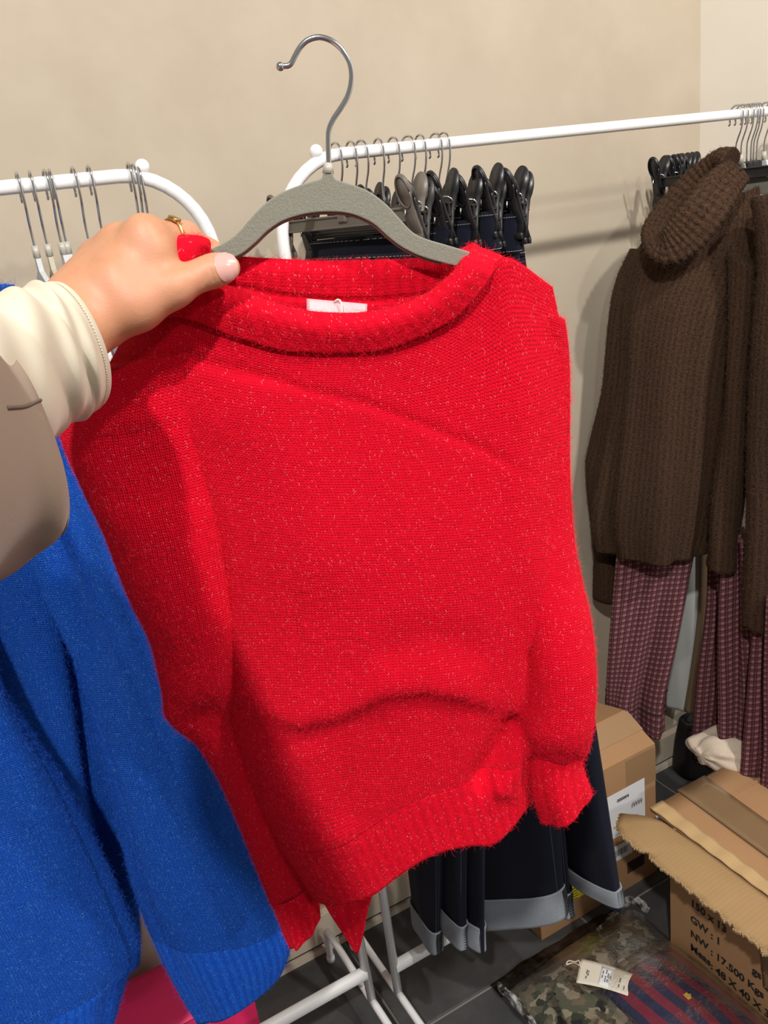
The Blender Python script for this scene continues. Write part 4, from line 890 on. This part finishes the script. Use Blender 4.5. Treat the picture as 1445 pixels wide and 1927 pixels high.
garment_part('bag_body', loft([((1.452, 1.30, .003), (.050, 0, 0), (0, -.035, 0)), ((1.452, 1.30, .02), (.056, 0, 0), (0, -.040, 0)), ((1.452, 1.30, .10), (.052, 0, 0), (0, -.034, 0)), ((1.452, 1.30, .165), (.048, 0, 0), (0, -.02, 0))], 40, 30, 4, lip1=.02), simple('black_nylon', (.008, .008, .009), .6), tote)
MB().tube([(1.425, 1.28, .16), (1.43, 1.275, .21), (1.452, 1.275, .225), (1.474, 1.275, .21), (1.48, 1.28, .16)], .004, 8, 30).build('handle', simple('black_webbing', (.01, .01, .011), .7), tote)

# ------------------------------------------------------------------ cartons
def kraft_mat(name, a, b_, flute=(1, 0, 0)):
    m, nt, b = new_mat(name); tc = N(nt, 'ShaderNodeTexCoord'); n1 = noise(nt, tc.outputs['Object'], 14, 5, .6); n2 = noise(nt, tc.outputs['Object'], 300, 3, .6)
    w = N(nt, 'ShaderNodeTexWave', wave_type='BANDS'); w.bands_direction = 'X' if flute[0] else ('Y' if flute[1] else 'Z'); w.inputs['Scale'].default_value = 40; w.inputs['Distortion'].default_value = .6; nt.links.new(tc.outputs['Object'], w.inputs['Vector'])
    f = math_node(nt, 'ADD', math_node(nt, 'MULTIPLY', n1, .7), math_node(nt, 'MULTIPLY', w.outputs['Fac'], .2)); c = mix_col(nt, f, a, b_); c = mix_col(nt, math_node(nt, 'MULTIPLY', n2, .15), c, a); nt.links.new(c, b.inputs['Base Color'])
    b.inputs['Roughness'].default_value = .75; b.inputs['Specular IOR Level'].default_value = .25; bump(nt, b, f, .15, .0012); return m
M_kraft = kraft_mat('kraft_cardboard', (.37, .205, .10), (.46, .27, .14)); M_kraft2 = kraft_mat('light_kraft_cardboard', (.36, .225, .105), (.46, .30, .15), (0, 1, 0))
M_tape = simple('brown_parcel_tape', (.25, .16, .085), .22, var=.12, scale=18, bmp=.3, coat=.6)
M_flute = simple('torn_corrugated_edge', (.42, .29, .15), .9, var=.35, scale=260)
M_print = simple('black_carton_print', (.018, .016, .015), .7); M_paper = simple('white_shipping_label', (.78, .79, .82), .5, var=.02); M_yellow = simple('yellow_sticker', (.85, .75, .02), .5)
def text_obj(name, body, size, loc, ex, ey, mat, parent, ext=.0002, bold=.0):
    c = bpy.data.curves.new(name, 'FONT'); c.body = body; c.size = size; c.extrude = ext; c.offset = bold; c.resolution_u = 3; c.materials.append(mat)
    tmp = bpy.data.objects.new(name, c); COL.objects.link(tmp); bpy.context.view_layer.update()
    me = bpy.data.meshes.new_from_object(tmp.evaluated_get(bpy.context.evaluated_depsgraph_get())); bpy.data.objects.remove(tmp)
    if not me.materials: me.materials.append(mat)
    o = bpy.data.objects.new(name, me); COL.objects.link(o); o.parent = parent; OFF[o.name] = OFF[parent.name]
    ex, ey = Vector(ex).normalized(), Vector(ey).normalized(); ez = ex.cross(ey); p = Vector(loc)-Vector(OFF[parent.name])
    o.matrix_local = Matrix(((ex.x, ey.x, ez.x, p.x), (ex.y, ey.y, ez.y, p.y), (ex.z, ey.z, ez.z, p.z), (0, 0, 0, 1))); return o
# small carton by the jeans
c1 = thing('carton', 'closed brown carton with a white shipping label, behind the jeans', 'box', (.88, 1.2, 0))
x0, x1, y0, y1, hz = .79, 1.116, 1.108, 1.325, .335
wl = MB()
for c_, d_ in ((((x0+x1)/2, y0+.002, hz/2), (x1-x0, .004, hz)), (((x0+x1)/2, y1-.002, hz/2), (x1-x0, .004, hz)), ((x0+.002, (y0+y1)/2, hz/2), (.004, y1-y0-.008, hz)), ((x1-.002, (y0+y1)/2, hz/2), (.004, y1-y0-.008, hz)), (((x0+x1)/2, (y0+y1)/2, .003), (x1-x0-.008, y1-y0-.008, .004))): wl.box(c_, d_)
wl.build('walls', M_kraft, c1, smooth=False)
ym = 1.192
fv = [(x0, y0, hz), (x1, y0, hz), (x1-.004, ym, hz+.041), (x0, ym, hz+.041)]
for nm, q in (('flap', fv), ('flap', [(x0, ym+.004, hz+.040), (x1-.004, ym+.004, hz+.040), (x1, y1, hz), (x0, y1, hz)])):
    q = np.array(q); mesh_obj(nm, np.concatenate([q, q+[0, 0, .004]]), [(3,2,1,0),(4,5,6,7),(0,1,5,4),(1,2,6,5),(2,3,7,6),(3,0,4,7)], M_kraft, c1, smooth=False)
q = np.array([(x1, y0+.004, hz), (x1, y1-.004, hz), (x1-.003, ym, hz+.038)]); mesh_obj('side_flap', np.concatenate([q, q-[.003, 0, 0]]), [(0,1,2),(5,4,3),(0,3,4,1),(1,4,5,2),(2,5,3,0)], M_kraft2, c1, smooth=False)
MB().box(((x0+x1)/2, ym-.028, hz+.0325), (x1-x0, .05, .0008), np.array([[1, 0, 0], [0, .9, .43], [0, -.43, .9]])).build('tape', simple('tan_parcel_tape', (.40, .25, .135), .35, var=.05, coat=.3), c1, smooth=False)
MB().box((1.075, y0-.0006, .29), (.083, .0006, .085)).build('tape', simple('tan_side_tape', (.33, .20, .105), .35, var=.05, coat=.3), c1, smooth=False)
lbl = MB().box((1.018, y0-.0014, .212), (.130, .0006, .112)).build('shipping_label', M_paper, c1, smooth=False)
text_obj('label_print', '000004', .011, (1.005, y0-.0019, .243), (1, 0, 0), (0, 0, 1), M_print, lbl, bold=.0003)
pm = MB()
for k in range(14): pm.box((1.046+.0022*k, y0-.0019, .214+(.004 if k % 3 else 0)), (.0007+.0009*((k*5) % 3 == 0), .0004, .010))
for k in range(7): pm.box((1.03, y0-.0019, .186-.004*k), (.06-.012*(k % 3), .0004, .0009))
pm.build('barcode', M_print, lbl, smooth=False, kind='stuff')
lb2 = MB().box((.985, y0-.0010, .112), (.12, .0006, .040)).build('shipping_label', M_paper, c1, smooth=False)
pm = MB()
for k in range(40): pm.box((.94+.0023*k, y0-.0015, .112), (.0006+.0008*((k*7) % 4 == 0), .0004, .016))
pm.build('barcode', M_print, lb2, smooth=False, kind='stuff')
ys = MB().box((.893, y0-.0010, .078), (.07, .0006, .045)).build('warning_sticker', M_yellow, c1, smooth=False)
pm = MB()
for k in range(5): pm.box((.880+.004*(k % 2), y0-.0015, .086-.007*k), (.018-.004*(k % 2), .0004, .002))
pm.build('sticker_print', M_print, ys, smooth=False, kind='stuff')
pm = MB()
for k in range(24): pm.box((1.03+.0021*k, y0-.0006, .055), (.0012, .0006, .03))
pm.build('carton_barcode', M_print, c1, smooth=False, kind='stuff')
# large open carton
c2 = thing('carton', 'large open brown carton with black printed shipping marks and a torn flap', 'box', (1.16, .69, 0))
X0, X1, Y0, Y1, HZ = .966, 1.366, .440, .925, .318
wl = MB()
for c_, d_ in (((X0+.0025, (Y0+Y1)/2, HZ/2), (.005, Y1-Y0, HZ)), ((X1-.0025, (Y0+Y1)/2, HZ/2), (.005, Y1-Y0, HZ)), (((X0+X1)/2, Y0+.0025, HZ/2), (X1-X0-.01, .005, HZ)), (((X0+X1)/2, Y1-.0025, HZ/2), (X1-X0-.01, .005, HZ)), (((X0+X1)/2, (Y0+Y1)/2, .003), (X1-X0-.01, Y1-Y0-.01, .005))): wl.box(c_, d_)
wl.build('walls', M_kraft, c2, smooth=False)
nf = 60; tv = np.linspace(0, 1, nf); ra = np.random.default_rng(3)
hin = np.stack([np.full(nf, X0+.004), Y1+.022-(Y1+.022-Y0)*tv, HZ+.004+.002*np.sin(tv*9)], 1)
tear = np.stack([np.full(nf, .884)+.0025*ra.normal(size=nf), Y1+.06-(Y1+.06-Y0)*tv, HZ+.004+.004*np.sin(tv*7+1)], 1); tear[0] = (.925, Y1+.085, HZ+.004); tear[1] = (.895, Y1+.065, HZ+.003)
fg = [[*hin], [*(hin*.6+tear*.4+[0, 0, .005])], [*tear]]
flp = garment_part('torn_flap', sheet(fg, 10, nf, .0045, tdir=(0, 0, -1)), M_kraft2, c2)
fe = MB()
for a in range(nf-1):
    for s in range(4):
        p = tear[a]+(tear[a+1]-tear[a])*(s/4); fe.box(p+[-.0008+.0012*ra.normal(), 0, -.0022+.0006*ra.normal()], (.0035, .0016, .0045))
fe.build('torn_edge', M_flute, flp, smooth=False, kind='stuff')
tp = [[S_ for S_ in ((.970, .640, HZ+.0075), (.970, .56, HZ+.0075), (.970, .46, HZ+.0075))], [(.925, .645, HZ+.007), (.925, .56, HZ+.007), (.925, .46, HZ+.007)], [(.886, .65, HZ+.010), (.886, .56, HZ+.010), (.886, .46, HZ+.010)]]
garment_part('tape', sheet(tp, 30, 60, .0006, lambda A: (np.array([0, 0, 1.])*(.0016*np.sin(A[..., 1]*190+A[..., 0]*60)+.001*np.sin(A[..., 1]*420-A[..., 0]*90))[..., None]), tdir=(0, 0, -1)), simple('pale_wrinkled_tape', (.47, .33, .19), .25, var=.08, scale=40, coat=.6), c2)
garment_part('inner_flap', sheet([[(.978, .985, .322), (1.15, .99, .318), (1.34, .995, .31)], [(.976, .80, .316), (1.15, .80, .312), (1.34, .80, .305)], [(.976, .615, .312), (1.15, .63, .308), (1.34, .64, .30)]], 10, 10, .005, tdir=(0, 0, -1)), M_kraft, c2)
garment_part('edge_strip', sheet([[(.976, .985, .3275), (.976, .80, .322), (.976, .60, .318)], [(1.010, .985, .3265), (1.006, .80, .3205), (1.003, .62, .3165)]], 6, 40, .003, lambda A: (np.array([0, 0, 1.])*(.0012*np.sin(A[..., 1]*140))[..., None]), tdir=(0, 0, -1)), kraft_mat('bare_pale_kraft', (.50, .33, .16), (.58, .40, .21)), c2)
garment_part('tape', sheet([[(1.055, .99, .325), (1.13, .99, .3235)], [(1.05, .80, .3195), (1.12, .80, .318)], [(1.045, .64, .315), (1.115, .645, .313)]], 12, 6, .0008, tdir=(0, 0, -1)), M_tape, c2)
tp2 = [[(X0-.0012, .725, HZ-.002), (X0-.0012, .63, HZ-.002)], [(X0-.0018, .725, .22), (X0-.0012, .635, .22)], [(X0-.0012, .715, .13), (X0-.0018, .64, .115)]]
garment_part('tape', sheet(tp2, 20, 10, .0006, lambda A: np.array([-1., 0, 0])*(.0012*np.abs(np.sin(A[..., 1]*160+A[..., 2]*90)))[..., None], tdir=(1, 0, 0)), M_tape, c2)
def on_face(x, y): return onX(x, y, X0-.0008)
for body, x, y, sz in (('150 x 13', 1299, 1703, .023), ('GW', 1299, 1733, .023), (': 1', 1337, 1765, .023), ('NW', 1299, 1761, .023), (': 17.500 Kgs', 1337, 1796, .023), ('Meas', 1299, 1786, .023), (': 48 X 40 X 32', 1337, 1822, .023), ('gs', 1415, 1830, .023), ('B', 1430, 1822, .030), ('9428', 1330, 1702, .020)):
    p = on_face(x, y); text_obj('shipping_mark', body, sz, p, (0, -1, 0), (0, 0, 1), M_print, c2, bold=.0006)
# cream fluffy garment lying on the open carton's back edge, and maroon garment inside
M_fleece = fabric_mat('cream_fleece', (.62, .52, .42), 220, bmp=.6, var=.15)
fz = thing('fleece_garment', 'cream fluffy garment stuffed at the far corner of the open carton, below the plaid trousers', 'clothing', (1.28, 1.02, .32))
garment_part('folded_cloth', loft([((1.17, 1.035, .325), (0, .02, 0), (0, 0, .012)), ((1.19, 1.03, 0.327), (0, .055, 0), (0, 0, .028)), ((1.25, 1.0, 0.330), (0, .075, 0), (0, 0, .036)), ((1.33, .97, 0.327), (0, .08, 0), (0, 0, .034)), ((1.40, .94, 0.327), (0, .07, 0), (0, 0, .03)), ((1.44, .92, 0.322), (0, .03, 0), (0, 0, .015))], 60, 60, 2.2, lambda th, t: .006*np.sin(3*th+11*t)+.003*np.sin(7*th-17*t)), M_fleece, fz)
gm = thing('folded_garment', 'maroon folded garment deep inside the open carton', 'clothing', (1.16, .56, .2))
garment_part('folded_cloth', loft([((1.0, .54, .16), (0, .03, 0), (0, 0, .01)), ((1.03, .54, .17), (0, .09, 0), (0, 0, .05)), ((1.16, .54, .18), (0, .095, 0), (0, 0, .06)), ((1.30, .54, .17), (0, .09, 0), (0, 0, .05)), ((1.34, .54, .16), (0, .03, 0), (0, 0, .01))], 50, 50, 2.6, lambda th, t: .006*np.sin(4*th+13*t)), fabric_mat('maroon_jersey', (.09, .012, .02), 500), gm)

# ------------------------------------------------------------------ bagged garments on the floor
def film_mat(name, tint, amount):
    m, nt, b = new_mat(name); nt.nodes.remove(b); out = nt.nodes['Material Output']
    tr = N(nt, 'ShaderNodeBsdfTransparent'); tr.inputs[0].default_value = (*tint, 1); gl = N(nt, 'ShaderNodeBsdfGlossy'); gl.inputs['Roughness'].default_value = .12
    df = N(nt, 'ShaderNodeBsdfDiffuse'); df.inputs[0].default_value = (.75, .75, .74, 1)
    tc = N(nt, 'ShaderNodeTexCoord'); n = noise(nt, tc.outputs['Object'], 45, 5, .65); bp = N(nt, 'ShaderNodeBump'); bp.inputs['Strength'].default_value = .6; bp.inputs['Distance'].default_value = .006; nt.links.new(n, bp.inputs['Height']); nt.links.new(bp.outputs[0], gl.inputs['Normal'])
    fr = N(nt, 'ShaderNodeFresnel'); fr.inputs[0].default_value = 1.45; nt.links.new(bp.outputs[0], fr.inputs['Normal'])
    m1 = N(nt, 'ShaderNodeMixShader'); nt.links.new(math_node(nt, 'MULTIPLY', ramp(nt, n, [(.45, (0, 0, 0)), (.7, (1, 1, 1))]), amount), m1.inputs[0]); nt.links.new(tr.outputs[0], m1.inputs[1]); nt.links.new(df.outputs[0], m1.inputs[2])
    m2 = N(nt, 'ShaderNodeMixShader'); nt.links.new(math_node(nt, 'MULTIPLY', fr.outputs[0], .45), m2.inputs[0]); nt.links.new(m1.outputs[0], m2.inputs[1]); nt.links.new(gl.outputs[0], m2.inputs[2]); nt.links.new(m2.outputs[0], out.inputs[0]); return m
M_film = film_mat('clear_polythene', (.985, .985, .98), .012); M_filmw = film_mat('crinkled_white_polythene', (.75, .75, .76), .85); M_filmb = film_mat('smoky_polythene_flap', (.48, .42, .34), .02)
def camo_mat():
    m, nt, b = new_mat('camouflage_print_cotton'); tc = N(nt, 'ShaderNodeTexCoord')
    c = (.075, .080, .050)
    for k, (sc_, th_, col) in enumerate(((26, .52, (.13, .105, .07)), (33, .55, (.028, .034, .022)), (40, .57, (.24, .21, .15)), (30, .59, (.012, .012, .012)))):
        mp = N(nt, 'ShaderNodeMapping'); nt.links.new(tc.outputs['Object'], mp.inputs[0]); mp.inputs['Location'].default_value = (k*3.1, k*1.7, k*2.3)
        n = noise(nt, mp.outputs[0], sc_, 2.5, .45); c = mix_col(nt, math_node(nt, 'GREATER_THAN', n, th_), c, col)
    nt.links.new(c, b.inputs['Base Color']); b.inputs['Roughness'].default_value = .9; bump(nt, b, noise(nt, tc.outputs['Object'], 500, 3), .2, .0006); return m
M_camo = camo_mat()
def pad(name, corners, z0, z1, mat, parent, nr=60, nc=60, amp=.004, f=40, power=.35):
    """puffy folded cloth on a quad footprint"""
    q = np.array(corners, float); s, t = np.meshgrid(np.linspace(0, 1, nc), np.linspace(0, 1, nr)); P = ((1-s)*(1-t))[..., None]*q[0]+(s*(1-t))[..., None]*q[1]+(s*t)[..., None]*q[2]+((1-s)*t)[..., None]*q[3]
    e = (np.clip(16*s*(1-s)*t*(1-t), 0, 1))**power; z = z0+(z1-z0)*e
    A = np.concatenate([P, z[..., None]], 2); A[..., 2] += e*crumple(A*[1, 1, 0], amp, f)
    B = np.concatenate([P, np.full_like(z, z0)[..., None]], 2); n = nr*nc
    V = np.concatenate([A.reshape(-1, 3), B.reshape(-1, 3)]); F = grid_faces(nr, nc, 0)+grid_faces(nr, nc, n, flip=True)
    for j in range(nc-1): F += [(j+1, j, n+j, n+j+1), ((nr-1)*nc+j, (nr-1)*nc+j+1, n+(nr-1)*nc+j+1, n+(nr-1)*nc+j)]
    for i in range(nr-1): a = i*nc; F += [(a, a+nc, n+a+nc, n+a)]; a += nc-1; F += [(a+nc, a, n+a, n+a+nc)]
    uv = np.stack([s, t], -1).reshape(-1, 2)*.4; return mesh_obj(name, V, F, mat, parent, uv=np.concatenate([uv, uv]))
cam_ = thing('camouflage_trousers', 'folded camouflage garment in clear plastic lying on the dark tile floor', 'clothing', (.80, .85, 0))
pad('folded_cloth', [(.655, 1.035), (.985, 1.035), (.955, .60), (.665, .60)], .004, .044, M_camo, cam_, amp=.007, f=34)
for k, (a, b_) in enumerate((((.90, 1.0), (.80, .78)), ((.72, .98), (.76, .72)))):
    a, b_ = np.array(a), np.array(b_); mid = (a+b_)/2
    garment_part('pocket_fold', loft([((*a, .046), (.012, .01, 0), (0, 0, .006)), ((*(a*.7+b_*.3), .048), (.055, .022, 0), (0, 0, .010)), ((*mid, .049), (.06, .02, 0), (0, 0, .011)), ((*(a*.3+b_*.7), .048), (.055, .02, 0), (0, 0, .009)), ((*b_, .045), (.02, .01, 0), (0, 0, .005))], 40, 40, 2.2, lambda th, t: .002*np.sin(5*th+9*t)), M_camo, cam_)
film1 = pad('plastic_bag', [(.640, 1.048), (1.000, 1.060), (.962, .585), (.650, .585)], .002, .070, M_film, cam_, amp=.006, f=46)
garment_part('bag_flap', sheet([[(.640, 1.082, .004), (.80, 1.083, .009), (.93, 1.083, .006)], [(.640, 1.060, .006), (.80, 1.060, .014), (.95, 1.062, .010)], [(.640, 1.045, .006), (.80, 1.043, .012), (.96, 1.045, .010)]], 14, 60, .0008, lambda A: np.array([0, 0, 1.])*(.003*np.sin(A[..., 0]*37)+.0015*np.sin(A[..., 0]*90))[..., None], tdir=(0, 0, -1)), M_filmb, cam_)
garment_part('crinkled_edge', cloth_tube([(.648, 1.055, .012), (.650, 1.00, .018), (.648, .94, .018), (.650, .88, .016), (.652, .70, .014)], [.020, .016, .007, .005, .005], [.006, .006, .004, .004, .004], 32, 120, disp=lambda th, t: .0022*np.sin(2*th+19*t)+.0012*np.sin(5*th-37*t)), M_filmw, cam_)
garment_part('crinkled_edge', cloth_tube([(.86, 1.044, .016), (.93, 1.055, .016), (.985, 1.072, .014), (1.01, 1.060, .012), (1.012, 1.03, .010)], [.003, .006, .010, .012, .007], [.003, .004, .005, .005, .004], 32, 90, disp=lambda th, t: .002*np.sin(2*th+17*t)+.001*np.sin(5*th-31*t)), M_filmw, cam_)
M_card = simple('cream_swing_tag_card', (.74, .69, .58), .6, var=.02)
tg = thing('swing_tag', 'cream card swing tag with a white sticker lying on the bagged camouflage garment', 'tag', onZ(1138, 1838, .066))
tq = [onZ(1093, 1804, .075), onZ(1193, 1834, .079), onZ(1181, 1874, .079), onZ(1084, 1849, .074)]
def tagpt(u, v, dz=0): return (tq[0]*(1-u)+tq[1]*u)*(1-v)+(tq[3]*(1-u)+tq[2]*u)*v+np.array([0, 0, dz+.004*math.sin(u*3.1)])
garment_part('card', sheet([[tagpt(u, v) for u in np.linspace(0, 1, 7)] for v in np.linspace(0, 1, 4)], 8, 20, .0008, tdir=(0, 0, -1)), M_card, tg)
garment_part('price_sticker', sheet([[tagpt(u, v, .0006) for u in np.linspace(.42, .66, 5)] for v in np.linspace(.12, .92, 4)], 6, 8, .0004, tdir=(0, 0, -1)), M_paper, tg)
pm = MB(); exv = tq[1]-tq[0]; exv /= np.linalg.norm(exv); eyv = tq[3]-tq[0]; eyv /= np.linalg.norm(eyv)
for (u, v0, v1) in ((.47, .30, .62), (.53, .22, .85), (.57, .28, .75), (.62, .45, .55), (.17, .35, .80), (.20, .45, .7), (.80, .3, .8), (.90, .65, .85)):
    p, q = tagpt(u, v0, .0012), tagpt(u, v1, .0012); n_ = 7
    for k in range(n_):
        if (k*3+int(u*50)) % 4: pm.box(p+(q-p)*(k+.5)/n_, (.0022, np.linalg.norm(q-p)/n_*.75, .0003), np.array([exv, eyv, [0, 0, 1]]))
pm.build('small_print', simple('grey_small_print', (.12, .11, .10), .7), tg, smooth=False, kind='stuff')
MB().tube([tagpt(.04, .42, .002), tagpt(-.02, .2, .006), onZ(1082, 1810, .075), onZ(1070, 1808, .072), onZ(1066, 1815, .066), onZ(1078, 1812, .068), tagpt(.0, .35, .004)], .0013, 7, 50).build('string', simple('cream_tag_string', (.66, .56, .45), .85), tg)
def stripe_mat():
    m, nt, b = new_mat('navy_and_maroon_stripe_jersey'); tc = N(nt, 'ShaderNodeTexCoord'); sep = N(nt, 'ShaderNodeSeparateXYZ'); nt.links.new(tc.outputs['Object'], sep.inputs[0])
    wv = noise(nt, tc.outputs['Object'], 8, 2); x = math_node(nt, 'ADD', sep.outputs[0], math_node(nt, 'MULTIPLY', wv, .02))
    f = math_node(nt, 'GREATER_THAN', math_node(nt, 'FRACT', math_node(nt, 'DIVIDE', x, .034)), .5); c = mix_col(nt, f, (.018, .022, .065), (.19, .014, .035))
    n = noise(nt, tc.outputs['Object'], 400, 3); c = mix_col(nt, math_node(nt, 'MULTIPLY', n, .3), c, (.02, .012, .03)); nt.links.new(c, b.inputs['Base Color']); b.inputs['Roughness'].default_value = .9; bump(nt, b, n, .3, .0006); return m
sp = thing('striped_shirt', 'folded navy and maroon striped shirt in a clear plastic bag beside the open carton', 'shirt', (.85, .72, .05))
a0, a1, a2, a3 = onZ(1302, 1800, .09), onZ(1120, 1950, .085), onZ(1330, 2100, .085), onZ(1470, 1950, .09)
cor = [(.775, .915), (.950, .915), (.955, .55), (.775, .55)]
pad('folded_cloth', cor, .052, .098, stripe_mat(), sp, amp=.005, f=40)
pad('plastic_bag', [(.758, .935), (.960, .938), (.962, .53), (.758, .53)], .050, .110, M_film, sp, amp=.006, f=50)
p = onZ(1296, 1874, .1005); cr = MB()
cr.prism([(-.006, -.004), (.006, -.004), (.007, .003), (.0035, .001), (0, .006), (-.0035, .001), (-.007, .003)], p, (0, -1, 0), (1, 0, 0), (0, 0, 1), .002); cr.tube([p+[-.006, -.006, .001], p+[-.006, .006, .001]], .0014, 6)
cr.build('embroidered_emblem', simple('gold_embroidery', (.50, .36, .05), .6), sp, label='gold embroidered crown emblem', smooth=False)
# pink paper bag behind the left rack's bar
M_pink = simple('hot_pink_card', (.80, .022, .14), .5, var=.05, scale=8)
pk = thing('gift_bag', 'hot pink paper bag on the floor below the blue sweaters', 'bag', (.07, 1.23, 0))
bx = MB()
for c_, d_ in (((.07, 1.172, .10), (.27, .0016, .20)), ((.07, 1.318, .10), (.27, .0016, .20)), ((-.065, 1.245, .10), (.0016, .146, .20)), ((.205, 1.245, .10), (.0016, .146, .20)), ((.07, 1.245, .0012), (.27, .146, .0016))): bx.box(c_, d_)
bx.build('walls', M_pink, pk, smooth=False)
garment_part('turned_over_top', sheet([[(-.06, 1.318, .202), (.07, 1.318, .203), (.203, 1.318, .202)], [(-.06, 1.25, .204), (.07, 1.25, .208), (.203, 1.25, .204)], [(-.06, 1.172, .201), (.07, 1.172, .203), (.203, 1.172, .201)]], 10, 16, .0015, tdir=(0, 0, -1)), M_pink, pk)
